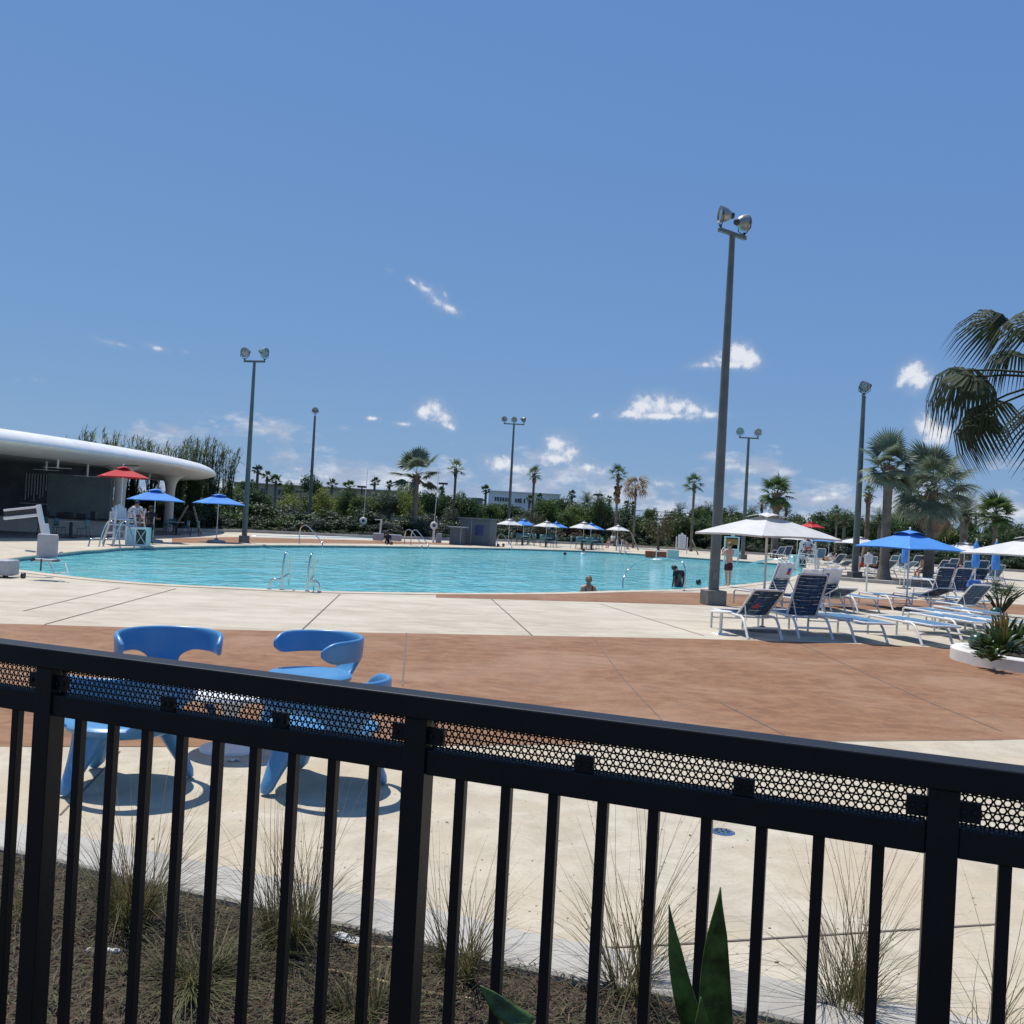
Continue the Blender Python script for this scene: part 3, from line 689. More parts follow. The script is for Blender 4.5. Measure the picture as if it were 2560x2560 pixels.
# ------------------------------------------------------------------ umbrellas
def umbrella(base, Rd, rim, apex, rot, cloth, label, weight='disc', fold=False, lean=(0, 0), pole_m='white_metal', z0=0.0, group='square pool umbrellas'):
    root = thing('umbrella' if not fold else 'folded_umbrella', label, 'umbrella', (base[0], base[1], 0), 0, group)
    top = apex + 0.10
    MB().tube([(lean[0] * -.5, lean[1] * -.5, 0.02 + z0), (0, 0, rim), (lean[0] * .15, lean[1] * .15, top - 0.06)], 0.024, 8).build('pole', pole_m, root, smooth=50)
    MB().lathe([(0.0001, top), (0.02, top - 0.01), (0.028, top - 0.04), (0.018, top - 0.07), (0.03, top - 0.09)], 10).build('finial', pole_m, root, smooth=50)
    if weight == 'disc': MB().lathe([(0.0001, 0.11), (0.05, 0.11), (0.07, 0.06), (0.27, 0.045), (0.29, 0.02), (0.29, 0.0)], 22).build('base_plate', 'plinth_grey', root, smooth=40)
    elif weight == 'dome': MB().lathe([(0.0001, 0.22), (0.06, 0.22), (0.12, 0.13), (0.40, 0.10), (0.45, 0.06), (0.45, 0.0)], 22).build('base_plate', 'kerb_mat', root, smooth=40)
    if fold:
        MB().lathe([(0.03, apex), (0.09, apex - 0.15), (0.13, apex - 0.5), (0.16, rim - 0.3), (0.13, rim - 0.55), (0.10, rim - 0.56)], 9).build('canopy', cloth, root)
        return root
    H = apex - rim; N = 10
    def canopy(scale, z_off, rise, sag, drop):
        mb = MB(); K = 6; c = [Vector((math.cos(rot + k * PI / 2), math.sin(rot + k * PI / 2), 0)) * Rd * scale for k in range(4)]
        for k in range(4):
            a, b = c[k], c[(k + 1) % 4]; o = len(mb.v)
            for i in range(K + 1):
                u = i / K
                for j in range(K + 1):
                    w = j / K; e = a.lerp(b, w); mid = math.sin(PI * w)
                    p = e * u * (1 - 0.05 * mid * u); z = z_off + rise * (1 - u) ** 0.94 - sag * mid * math.sin(PI * min(1, u)) * 0.5 + (drop * mid * u ** 3)
                    mb.v.append((p.x, p.y, z))
            for i in range(K):
                for j in range(K): mb.f.append((o + i * (K + 1) + j, o + i * (K + 1) + j + 1, o + (i + 1) * (K + 1) + j + 1, o + (i + 1) * (K + 1) + j))
        return mb, c
    mb, c = canopy(1.0, rim, H * 0.93, 0.05, 0.02)
    # hem
    for k in range(4):
        a, b = c[k], c[(k + 1) % 4]; o = len(mb.v); K = 6
        for j in range(K + 1):
            w = j / K; e = a.lerp(b, w) * (1 - 0.05 * math.sin(PI * w)); z = rim + 0.02 * math.sin(PI * w)
            mb.v += [(e.x, e.y, z), (e.x * .998, e.y * .998, z - 0.035)]
        mb.f += [(o + 2 * j, o + 2 * j + 1, o + 2 * j + 3, o + 2 * j + 2) for j in range(K)]
    cp = mb.build('canopy', cloth, root, smooth=25, weld=True)
    s = cp.modifiers.new('thick', 'SOLIDIFY'); s.thickness = 0.006
    vb, _ = canopy(0.30, rim + H * 0.79, H * 0.24, 0.01, 0.055)
    vp = vb.build('vent_cap', cloth, root, smooth=25, weld=True); s = vp.modifiers.new('thick', 'SOLIDIFY'); s.thickness = 0.006
    for k in range(4):
        rb = MB(); e = c[k] * 0.985
        rb.bar((e.x, e.y, rim + 0.0), (0, 0, rim + H * 0.84), 0.018, 0.024)
        rb.tube([(0, 0, rim + H * .22), (e.x * .5, e.y * .5, rim + H * .40)], 0.009, 5)
        rb.build('rib', pole_m, root)
    return root
def umb_px(x, base_d, w, rim_y, apex_y, cloth, label, rot=20, **kw):
    Rd = w / FPX * base_d / 2 / max(abs(math.cos(R(rot))), abs(math.sin(R(rot))))
    X = toX(x, base_d, 1.9); rim = at(x, rim_y, base_d).z; apex = at(x + 2, apex_y, base_d).z
    return umbrella((X, base_d), Rd, rim, apex, R(rot), cloth, label, **kw)
umb_px(1918, 18.9, 340, 1340, 1282, 'white_canvas', 'large open white umbrella over the front row of loungers beside the tallest pole', rot=-18)
umb_px(2274, 27.6, 241, 1371, 1326, 'blue_canvas', 'large open blue umbrella in front of the thick palm trunks', rot=-22)
umb_px(2590, 22.0, 330, 1391, 1338, 'white_canvas', 'open white umbrella cut off by the right edge', rot=-18)
umb_px(2412, 44.0, 150, 1376, 1356, 'white_canvas', 'open white umbrella just right of the large blue one', rot=-12)
umb_px(1994, 76.0, 82, 1349, 1341.5, 'white_canvas', 'open white umbrella behind the lifeguard stand on the far side', rot=-15)
umb_px(2073, 74.0, 84, 1354, 1343, 'blue_canvas', 'open blue umbrella between two white ones behind the loungers', rot=-15)
umb_px(2148, 58.0, 116, 1359, 1341.5, 'white_canvas', 'open white umbrella partly behind the palm-side light pole', rot=-15)
for x, d, lab in ((2264, 40, 'folded blue umbrella in front of the middle palm trunk'), (2440, 38, 'folded blue umbrella under the white umbrella by the right edge'), (2490, 36, 'folded blue umbrella closest to the right edge')):
    umbrella((toX(x, d, 1.5), d), 1.2, 1.62, 2.1, 0, 'blue_canvas', lab, fold=True)
for x, w, ry, ay, cl, lab in ((1274, 68, 1312, 1297.5, 'white_canvas', 'white umbrella behind the three-lamp pole on the far deck'), (1310, 64, 1313, 1298, 'blue_canvas', 'blue umbrella next to the three-lamp pole on the far deck'),
        (1367, 66, 1317, 1302.5, 'white_canvas', 'white umbrella second along the far deck row'), (1391, 60, 1318, 1305, 'blue_canvas', 'blue umbrella behind the second white one on the far deck'),
        (1460, 74, 1321, 1304.5, 'white_canvas', 'widest white umbrella in the far deck row'), (1478, 68, 1323, 1307.5, 'blue_canvas', 'blue umbrella mostly hidden behind the widest white far one'), (1545, 60, 1326, 1312.5, 'white_canvas', 'white umbrella at the end of the far deck row by the dead palm')):
    umb_px(x, 79.0 + (4 if 'blue' in cl else 0), w, ry, ay, cl, lab, rot=-10, weight=None)
umb_px(388, 45.5, 162, 1251, 1221.5, 'blue_canvas', 'blue umbrella beside the standing attendant at the bar', rot=-14, weight='dome')
umb_px(546, 49.5, 143, 1259.5, 1234.6, 'blue_canvas', 'blue umbrella on a domed base next to the two-lamp pole', rot=-14, weight='dome')

# ------------------------------------------------------------------ sun loungers
def make_lounger(ang, straps='navy_strap'):
    """foot at y=0, head at +y; backrest raised by ang degrees"""
    root = thing('sun_lounger', '', 'sun lounger'); W = 0.31; z = 0.36; hinge = 1.12; bl = 0.84
    t = 0.023
    for sx in (-1, 1):
        x = sx * W
        MB().tube([(x, -0.02, 0.0), (x, -0.02, z - 0.10), (x, -0.005, z - 0.03), (x, 0.05, z)], [t] * 4, 8).build('leg', 'white_metal', root, smooth=50)
        MB().tube([(x, 1.36, z - 0.004), (x, 1.45, z - 0.03), (x, 1.54, z - 0.11), (x, 1.72, 0.0)], [t] * 4, 8).build('leg', 'white_metal', root, smooth=50)
    fr = MB()
    for sx in (-1, 1): fr.tube([(sx * W, 0.05, z), (sx * W, 1.36, z - 0.004)], t, 8)
    fr.tube([(-W, 0.03, z - 0.005), (W, 0.03, z - 0.005)], t * .9, 8); fr.tube([(-W, 1.60, 0.19), (W, 1.60, 0.19)], t * .8, 8); fr.tube([(-W, hinge, z - .03), (W, hinge, z - .03)], t * .8, 8)
    fr.tube([(-W, 0.0, 0.2), (W, 0.0, 0.2)], t * .7, 6)
    fr.build('frame', 'white_metal', root, smooth=50)
    ca, sa = math.cos(R(ang)), math.sin(R(ang))
    def bp(u, dz=0.0): return (hinge + u * ca - dz * sa, z + 0.012 + u * sa + dz * ca)
    wb = W - 0.035
    bf = MB(); y1, z1 = bp(bl); y0, z0 = bp(0)
    bf.tube([(-wb, y0, z0), (-wb, *bp(bl * .93)), (-wb + .03, y1, z1), (wb - .03, y1, z1), (wb, *bp(bl * .93)), (wb, y0, z0)], t * .85, 8)
    bf.build('back_frame', 'white_metal', root, smooth=50)
    if ang > 8:
        ym, zm = bp(bl * .45)
        for sx in (-1, 1): MB().tube([(sx * wb, ym, zm), (sx * (wb + .015), min(ym + .28, 1.55), z - .06)], 0.010, 6).build('prop_arm', 'white_metal', root, smooth=50)
    ss = MB(); n = 15; g = hinge / n
    for k in range(n):
        yc = 0.06 + (hinge - 0.08) * (k + .5) / n
        for j in range(5):
            xa, xb = -W + 2 * W * j / 5, -W + 2 * W * (j + 1) / 5
            za, zb = z + .016 - 0.025 * math.sin(PI * j / 5), z + .016 - 0.025 * math.sin(PI * (j + 1) / 5)
            ss.add([(xa, yc - g * .465, za), (xb, yc - g * .465, zb), (xb, yc + g * .465, zb), (xa, yc + g * .465, za)], [(0, 1, 2, 3)])
    o = ss.build('seat_straps', straps, root, smooth=50); o.modifiers.new('thick', 'SOLIDIFY').thickness = 0.004
    bs = MB(); n = 11; g = bl / n
    for k in range(n):
        u = bl * (k + .5) / n
        for j in range(4):
            xa, xb = -wb + 2 * wb * j / 4, -wb + 2 * wb * (j + 1) / 4
            s0, s1 = .014 - 0.02 * math.sin(PI * j / 4), .014 - 0.02 * math.sin(PI * (j + 1) / 4)
            bs.add([(xa, *bp(u - g * .465, s0)), (xb, *bp(u - g * .465, s1)), (xb, *bp(u + g * .465, s1)), (xa, *bp(u + g * .465, s0))], [(0, 1, 2, 3)])
    o = bs.build('back_straps', straps, root, smooth=50); o.modifiers.new('thick', 'SOLIDIFY').thickness = 0.004
    return root
PROTO = {}
def lounger(x, y, head, ang, label, group='sun loungers on the pool deck', straps='navy_strap', sc=1.0):
    """(x, y) centre of the head legs on the ground; head = direction foot -> head"""
    key = (ang, straps); h = Vector(head).normalized(); rz = math.atan2(-h.x, h.y)
    if key not in PROTO: o = PROTO[key] = make_lounger(ang, straps)
    else: o = copy_tree(PROTO[key])
    c = Matrix.Rotation(rz, 3, 'Z') @ Vector((0, 1.72 * sc, 0))
    o.location = (x - c.x, y - c.y, 0.002); o.rotation_euler = (0, 0, rz); o.scale = (sc,) * 3; tag(o, label, 'sun lounger', group); return o
HD = (0.16, -0.98)
def mid(a, b): p, q = G(*a), G(*b); m = (p + q) / 2; return m.x, m.y
lg1 = lounger(*mid((1874.6, 1599), (1951, 1601)), HD, 35, 'navy strap lounger closest to the tall pole, half-raised back with a red and blue tag', sc=1.04)
lg2 = lounger(*mid((2004, 1599), (2077, 1601)), HD, 62, 'navy strap lounger with the steepest back in the front row', sc=1.06)
lg3 = lounger(*mid((2142, 1609), (2216, 1609)), (0.18, -.98), 0, 'flat blue strap lounger third along the front row', straps='blue_strap', sc=1.04)
lg4 = lounger(*mid((2313, 1615), (2378, 1617)), (0.20, -.98), 0, 'flat blue strap lounger fourth along the front row, shadow reaching the terracotta', straps='blue_strap', sc=1.04)
lounger(9.3, 19.3, (0.2, -.98), 0, 'flat blue strap lounger behind the green ball planter', straps='blue_strap', sc=1.04)
lounger(10.2, 19.8, (0.2, -.98), 0, 'flat blue strap lounger at the right edge behind the planter', straps='blue_strap', sc=1.04)
lg7 = lounger(*mid((1953, 1526), (2010, 1527)), (0.5, -.87), 66, 'navy lounger beside the tall pole with a pale towel over its raised back', sc=1.04)
lg8 = lounger(7.45, 23.6, (0.35, -.93), 58, 'lounger with a white towel draped down its side in the second row')
lg9 = lounger(*mid((2066, 1532), (2107, 1530)), (0.2, -.98), 60, 'navy lounger in the second row with a pale printed towel on its back')
lounger(*mid((2146, 1530), (2197, 1531)), (0.2, -.98), 0, 'flat blue lounger in the second row behind the flat pair', straps='blue_strap')
lounger(*mid((2235, 1526), (2281, 1528)), (0.2, -.98), 0, 'flat blue lounger in the second row below the blue umbrella', straps='blue_strap')
lounger(*mid((2317, 1526), (2392, 1531)), (0.22, -.98), 18, 'navy lounger with its back slightly raised in the second row', sc=1.05)
lg13 = lounger(*mid((2352, 1507), (2395, 1508)), (0.1, -.99), 64, 'dark green-blue lounger with raised back behind the second row, beside its twin')
lg14 = lounger(*mid((2398, 1507), (2440, 1509)), (0.1, -.99), 64, 'raised lounger with a blue bag hung on its back')
lounger(*mid((2424, 1534), (2470, 1536)), (0.2, -.98), 0, 'flat blue lounger at the right edge of the second row', straps='blue_strap')
lounger(9.9, 21.2, (0.2, -.98), 0, 'flat blue lounger between the rows near the right edge', straps='blue_strap'); lounger(11.0, 22.3, (0.15, -.98), 0, 'flat blue lounger behind the spiky plants at the right edge', straps='blue_strap'); lounger(8.6, 25.0, (0.15, -.98), 18, 'slightly raised navy lounger below the large blue umbrella'); lounger(11.9, 24.6, (0.15, -.98), 40, 'half raised navy lounger at the right edge beyond the bag')
# far loungers, white frames
random.seed(21)
far_spec = [(1940, 1396, 20), (1957, 1398, 45), (1975, 1400, 55), (2035, 1408, 30), (2055, 1412, 60), (2080, 1416, 35), (2105, 1424, 40), (2120, 1432, 20), (2240, 1428, 45), (2262, 1432, 60),
            (2345, 1452, 0), (2365, 1440, 40), (2390, 1444, 55), (2415, 1438, 30), (2440, 1442, 0), (2462, 1446, 50), (2486, 1450, 35), (2325, 1470, 0), (2350, 1474, 0), (2230, 1444, 35), (2282, 1440, 30), (2300, 1432, 55), (2375, 1462, 45), (2405, 1458, 20), (2430, 1464, 60), (2455, 1470, 35), (2478, 1468, 0), (2500, 1462, 45), (2180, 1436, 45), (2015, 1402, 35)]
far_words = ['at the far pool corner by the hedge', 'next to the hedge under the far white umbrella', 'beside the far lifeguard stand', 'just past the lifeguard stand', 'under the far blue umbrella', 'left of the palm-side light pole', 'in front of the palm-side light pole',
             'nearest the curved pool end', 'behind the thick palm trunk', 'between the two thick palm trunks', 'under the seated man', 'behind the seated man', 'below the far white umbrella near the right edge', 'behind the folded blue umbrella', 'flat among the crowd near the right edge',
             'below the closest folded umbrella at the right', 'at the far right edge of the crowd', 'in front of the seated man', 'right of the seated man, low and flat', 'left of the middle trunk', 'just behind the folded umbrella at the trunks', 'deep between the trunks', 'with raised back right of the seated man', 'nearly flat below the far white umbrella', 'with the steepest back near the right edge', 'half raised near the bare shrub', 'flat behind the bare shrub', 'last at the right edge of the crowd', 'just left of the thickest trunk', 'behind the far lifeguard chair']
for (x, y, a), wds in zip(far_spec, far_words):
    p = G(x, y); lounger(p.x, p.y, (rnd(-.2, .5), -1), a, 'distant white framed lounger ' + wds, 'far sun loungers', straps='blue_strap' if a in (0, 30, 45, 60) else 'navy_strap', sc=1.05)
# towels and tags
mat('towel_white', (0.76, 0.75, 0.74), 0.9, 0.06, 20, bump=0.2, bscale=120); mat('tag_red', (0.6, 0.06, 0.07), 0.7); mat('tag_blue', (0.05, 0.09, 0.42), 0.7)
def towel(lg, ang, label, u0=0.55, u1=0.90, w=0.25, side=-1, printx=-0.12, sc=1.0):
    hinge, z = 1.12, 0.372; ca, sa = math.cos(R(ang)), math.sin(R(ang))
    def bp(u, d): return (hinge + u * ca - d * sa, z + u * sa + d * ca)
    root = thing('towel', label, 'towel', lg.location, 0, 'towels hung on lounger backs'); root.rotation_euler = lg.rotation_euler; root.scale = lg.scale
    mb = MB(); N = 8
    for i in range(N + 1):                       # rear side up, over the top, short front fold
        u = u0 + (u1 - u0) * i / N
        for j in range(7): x = -w + 2 * w * j / 6; mb.v.append((x, *bp(u + 0.012 * math.sin(j * 1.7), -0.035 - 0.008 * math.sin(j * 2.1))))
    for j in range(7): x = -w + 2 * w * j / 6; mb.v.append((x, *bp(u1 + .015, 0.0)))
    for k in range(3):
        for j in range(7): x = -w + 2 * w * j / 6; mb.v.append((x, *bp(u1 - 0.12 * k, 0.03)))
    rows = N + 1 + 1 + 3
    mb.f = [(i * 7 + j, i * 7 + j + 1, (i + 1) * 7 + j + 1, (i + 1) * 7 + j) for i in range(rows - 1) for j in range(6)]
    o = mb.build('cloth', 'towel_white', root, smooth=60); o.modifiers.new('thick', 'SOLIDIFY').thickness = 0.005
    if printx is not None:
        uu = (u0 + u1) / 2
        for mm, a, b in (('tag_blue', 0.0, 0.09), ('tag_red', -0.09, 0.0)):
            q = MB(); q.v = [(printx - .045, *bp(uu + a, -.0505)), (printx + .045, *bp(uu + a, -.0505)), (printx + .045, *bp(uu + b, -.0505)), (printx - .045, *bp(uu + b, -.0505))]; q.f = [(0, 1, 2, 3)]
            q.build('printed_patch', mm, root)
    return root
towel(lg7, 66, 'pale towel with a small red and blue print on the lounger beside the tall pole', 0.42, 0.84, 0.26, printx=-0.13)
towel(lg9, 60, 'pale towel with a small red and blue print on the second-row lounger', 0.42, 0.84, 0.26, printx=0.12)
towel(lg8, 58, 'plain white towel spread over the second-row lounger back', 0.05, 0.84, 0.27, printx=None)
t = thing('strap_tag', 'red and blue tag stuck on the half-raised front lounger back', 'tag', lg1.location); t.rotation_euler = lg1.rotation_euler; t.scale = lg1.scale
ca, sa = math.cos(R(35)), math.sin(R(35))
for mm, a, b, w in (('tag_blue', .40, .56, .035), ('tag_red', .24, .40, .05)):
    q = MB(); q.v = [(x, 1.12 + u * ca + .012 * sa, .372 + u * sa - .012 * ca) for x, u in ((-w + .05, a), (w + .05, a), (w + .02, b), (-w + .06, b))]; q.f = [(0, 1, 2, 3)]; q.build('print', mm, t)
mat('bag_blue', (0.08, 0.22, 0.58), 0.6, 0.25, 6)
b = thing('beach_bag', 'bright blue beach bag hanging on the raised lounger near the right edge', 'bag', G(2415, 1507) + Vector((0.1, -.30, .34)))
MB().add([(-.17, -.06, 0), (.17, -.06, 0), (.17, .06, 0), (-.17, .06, 0), (-.24, -.09, .22), (.24, -.09, .22), (.24, .09, .22), (-.24, .09, .22), (-.20, -.03, .44), (.20, -.03, .44), (.20, .03, .44), (-.20, .03, .44)],
         [(0, 3, 2, 1), (0, 1, 5, 4), (1, 2, 6, 5), (2, 3, 7, 6), (3, 0, 4, 7), (4, 5, 9, 8), (5, 6, 10, 9), (6, 7, 11, 10), (7, 4, 8, 11), (8, 9, 10, 11)]).build('bag_body', 'bag_blue', b, bevel=.03)
MB().tube([(-.12, 0, .42), (-.09, 0, .60), (.09, 0, .60), (.12, 0, .42)], .013, 6).build('handle', 'bag_blue', b, smooth=60)
# side table with round foot beside the first lounger
st = thing('side_table', 'small white round side table in front of the first lounger', 'side table', G(1801, 1585))
MB().lathe([(0.0001, 0.02), (0.15, 0.018), (0.17, 0.0)], 20).build('base_plate', 'white_metal', st, smooth=40)
MB().tube([(0, 0, 0.02), (0, 0, 0.40)], 0.03, 10).build('stem', 'white_metal', st, smooth=50)
MB().lathe([(0.0001, 0.40), (0.19, 0.40), (0.20, 0.415), (0.19, 0.43), (0.0001, 0.43)], 24).build('table_top', 'white_plastic', st, smooth=40)

# ------------------------------------------------------------------ stainless rails
def rail(pts, label, r=0.021, name='handrail', group='stainless handrails at the pool edge', flanges=()):
    root = thing(name, label, 'handrail', (0, 0, 0), 0, group); p0 = Vector(pts[0][0]); root.location = (p0.x, p0.y, 0)
    for run in pts:
        mb = MB().tube([Vector(p) - root.location for p in smooth_poly(run, 5)], r, 8); mb.build('rail', 'steel', root, smooth=60)
        for e in (run[0], run[-1]):
            e = Vector(e)
            if abs(e.z) < 0.05: MB().lathe([(0.0001, 0.02), (0.045, 0.018), (0.055, 0.0)], 12, e - root.location).build('flange', 'steel', root, smooth=40)
    return root
def gp(x, y, z=0.0): p = G(x, y); return (p.x, p.y, z)
# near ladder: two hooped grab rails
a, b = G(704, 1476), G(768, 1480)
for p, q, lab in ((a, Vector((-.27, -.06)), 'hooped steel grab rail, left one of the near ladder'), (b, Vector((.27, .02)), 'hooped steel grab rail, right one of the near ladder')):
    f = Vector((p.x, p.y, 0.016)); w = Vector((0.02, .62, 0))
    rail([[f, f + Vector((0.0, 0, .45)), f + Vector((.02, .05, .78)), f + Vector((.03, .2, .86)), f + Vector((.03, .38, .74)), f + Vector((.02, .52, .35)), f + w + Vector((0, 0, -.13)), f + w + Vector((0, 0, -.6))],
          [f + Vector((q.x, q.y, 0)), f + Vector((q.x * .95, q.y, .16)), f + Vector((q.x * .7, q.y, .23)), f + Vector((q.x * .25, 0, .24)), f + Vector((0.02, .52, .33))]], lab)
# long rail down the steps at the near right corner
p0 = G(1711, 1478)
rail([[(p0.x, p0.y, 0.016), (p0.x, p0.y, .55), (p0.x - .08, p0.y + .2, .90), (p0.x - .35, p0.y + .9, .96), (p0.x - .75, p0.y + 2.0, .90), (p0.x - 1.35, p0.y + 2.6, .55), (p0.x - 1.65, p0.y + 2.2, .18), (p0.x - 1.66, p0.y + 1.9, -.3)]], 'long arched handrail running down the pool steps by the person in black')
for k, x in enumerate((1962, 1972)):
    p = G(x, 1459); q = G(x - 110, 1432)
    rail([[(p.x, p.y, 0.016), (p.x, p.y, .6), (p.x - .1, p.y + .15, .86), (p.x - .5, p.y + .5, .92), (p.x - 1.6, p.y + 1.3, .55), (p.x - 2.6, p.y + 2.0, .2), (p.x - 2.7, p.y + 2.1, -.5)]], ('slanted handrail at the right-hand steps, the one closer to the tall pole' if k == 0 else 'slanted handrail at the right-hand steps, the one farther from the tall pole'))
p = G(2045, 1442); rail([[(p.x, p.y, 0.0), (p.x, p.y, .6), (p.x - .1, p.y, .86), (p.x - .6, p.y + .3, .9), (p.x - 1.2, p.y + .5, .88), (p.x - 1.4, p.y + .6, .6), (p.x - 1.42, p.y + .6, 0)]], 'low arched handrail on the deck at the curved pool end')
def far_rail(x0, y0, x1, y1, ht, lab, dbl=True):
    a = G(x0, y0); b = G(x1, y1); d = (b - a); a.z = b.z = 0
    rail([[a, a + Vector((0, 0, ht * .75)), a + d * .12 + Vector((0, 0, ht)), a + d * .35 + Vector((0, 0, ht)), a + d * .8 + Vector((0, 0, ht * .45)), b + Vector((0, 0, .15)), b + Vector((0, 0, -.3))]], lab, r=0.03)
far_rail(748, 1359, 806, 1367, 1.0, 'sloping handrail at the far steps under the slim pole')
far_rail(1011, 1361, 1054, 1369, .95, 'sloping handrail beside the ring buoy, left of the far pair'); far_rail(1027, 1362, 1070, 1369.5, .95, 'sloping handrail beside the ring buoy, right of the far pair')
far_rail(1243, 1366, 1279, 1372, .9, 'sloping handrail at the foot of the three-lamp pole'); far_rail(1540, 1377, 1549, 1381, .9, 'handrail by the far chair under the last white umbrella'); far_rail(1553, 1378, 1563, 1382, .9, 'second handrail by the far chair under the last white umbrella')
# far-left ladder hoops
for x, lab in ((221, 'hooped ladder rail by the lifeguard chair, the one farther from it'), (258, 'hooped ladder rail touching the lifeguard chair')):
    p = G(x, 1366); q = Vector((.55, .25, 0))
    f = Vector((p.x, p.y, 0.0)); rail([[f, f + Vector((.02, .1, .25)), f + Vector((.10, .2, .30)), f + Vector((.30, .3, .32))], [f + Vector((.2, .5, 0)), f + Vector((.3, .55, .6)), f + Vector((.45, .6, .98)), f + Vector((.7, .5, .95)), f + Vector((1.1, .2, .3)), f + Vector((1.25, .0, -.3))]], lab, r=.028)
# ------------------------------------------------------------------ bar pavilion with the white sweeping roof
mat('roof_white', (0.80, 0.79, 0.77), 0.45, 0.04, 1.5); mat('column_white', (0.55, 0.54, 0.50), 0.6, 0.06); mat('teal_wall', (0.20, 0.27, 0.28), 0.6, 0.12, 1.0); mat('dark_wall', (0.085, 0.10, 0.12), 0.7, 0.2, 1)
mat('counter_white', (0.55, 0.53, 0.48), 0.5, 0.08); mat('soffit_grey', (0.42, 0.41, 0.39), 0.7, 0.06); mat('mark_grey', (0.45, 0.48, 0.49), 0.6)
def pavilion():
    cx, cy, a, b = -32.0, 54.0, 13.0, 28.0
    root = thing('bar_pavilion', 'open pool bar under a sweeping white roof with rounded rim', 'pavilion', (cx, cy, 0))
    prof = [(-2.2, 4.62), (-1.1, 4.58), (-.62, 4.50), (-.32, 4.38), (-.12, 4.24), (-.02, 4.10), (0.0, 4.03), (-.05, 3.95), (-.3, 3.86), (-.9, 3.72), (-1.9, 3.62), (-2.6, 3.60)]
    mb = MB(); N = 110
    for (o, z) in prof:
        for k in range(N):
            t = 2 * PI * k / N; mb.v.append(((a + o) * math.cos(t), (b + o) * math.sin(t), z))
    for i in range(len(prof) - 1): mb.f += [(i * N + k, i * N + (k + 1) % N, (i + 1) * N + (k + 1) % N, (i + 1) * N + k) for k in range(N)]
    mb.f.append(tuple(range(N))); 
    rf = mb.build('roof', 'roof_white', root, smooth=45)
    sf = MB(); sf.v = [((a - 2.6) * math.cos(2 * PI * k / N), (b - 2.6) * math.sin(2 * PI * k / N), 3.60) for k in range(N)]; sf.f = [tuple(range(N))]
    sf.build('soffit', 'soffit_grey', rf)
    # floor slab
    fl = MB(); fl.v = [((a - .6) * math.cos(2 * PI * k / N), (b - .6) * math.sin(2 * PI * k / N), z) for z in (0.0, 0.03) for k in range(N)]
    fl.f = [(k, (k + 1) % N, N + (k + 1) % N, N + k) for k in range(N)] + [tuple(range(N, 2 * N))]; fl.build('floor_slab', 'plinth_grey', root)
    L = lambda x, y: (x - cx, y - cy)
    for (x, y, r) in ((toX(424, 62, 2), 62, .30), (toX(290, 51, 2), 51.5, .30)):
        lx, ly = L(x, y)
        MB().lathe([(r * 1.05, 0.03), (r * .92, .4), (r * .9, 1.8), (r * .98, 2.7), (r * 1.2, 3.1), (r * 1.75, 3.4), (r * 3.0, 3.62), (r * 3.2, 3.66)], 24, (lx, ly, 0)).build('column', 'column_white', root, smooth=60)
    y = 53.0; x0, x1 = -44, toX(280, y, 2); lx, ly = L((x0 + x1) / 2, y)
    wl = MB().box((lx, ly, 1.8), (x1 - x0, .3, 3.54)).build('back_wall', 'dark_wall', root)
    xa, xb = toX(118, 52.8, 2), toX(277, 52.8, 2); lx, ly = L((xa + xb) / 2, 52.8)
    MB().box((lx, ly, 1.95), (xb - xa, .06, 2.3)).build('screen_panel', 'teal_wall', wl, bevel=.02)
    # pale upright strokes of the illegible wall lettering
    for k in range(9):
        xx = toX(63 + k * 7.2, 52.75, 2); h = (1.45, 1.3, 1.2, 1.5, 1.15, 1.35, 1.25, .9, 1.0)[k]; lx, ly = L(xx, 52.8)
        MB().box((lx, ly, 3.05 - h / 2), (.045, .05, h)).build('wall_stroke', 'mark_grey', wl)
    lx, ly = L(toX(85, 52.7, 2), 52.75); MB().box((lx, ly, 1.42), (1.5, .05, .05)).build('wall_stroke', 'mark_grey', wl)
    # counter
    y = 48.8; xa, xb = -34, toX(300, y, .5); lx, ly = L((xa + xb) / 2, y)
    ct = MB().box((lx, ly, .40), (xb - xa, .5, .74)).build('counter', 'counter_white', root)
    MB().box((lx, ly - .05, .80), (xb - xa + .1, .8, .05)).build('counter_top', 'dark_grey', ct)
    xa, xb = toX(300, 58, .5), toX(400, 60, .5); lx, ly = L((xa + xb) / 2, 58.5)
    MB().box((lx, ly, .40), (xb - xa, .5, .74)).build('counter', 'counter_white', root)
    for x in (78, 110, 150, 172, 205, 235): # bottles, tills and equipment on the counter
        lx, ly = L(toX(x, 48.9, 1), 48.9); h = rnd(.22, .5); MB().box((lx, ly, .825 + h / 2), (rnd(.2, .55), .3, h)).build('counter_equipment', 'dark_grey', root, bevel=.02)
    # ceiling fans
    for x, yy, dd in ((145, 1158, 46), (116, 1164, 49), (219, 1180, 50), (374, 1190, 60)):
        p = at(x, yy, dd); lx, ly = L(p.x, p.y)
        f = MB().tube([(lx, ly, 3.6), (lx, ly, p.z - .25)], .05, 8).build('ceiling_fan', 'white_metal', root)
        for k in range(4):
            an = PI / 2 * k + .3; MB().bar((lx, ly, p.z - .22), (lx + .6 * math.cos(an), ly + .6 * math.sin(an), p.z - .22), .12, .02).build('blade', 'white_metal', f)
    return root
random.seed(31); pavilion()

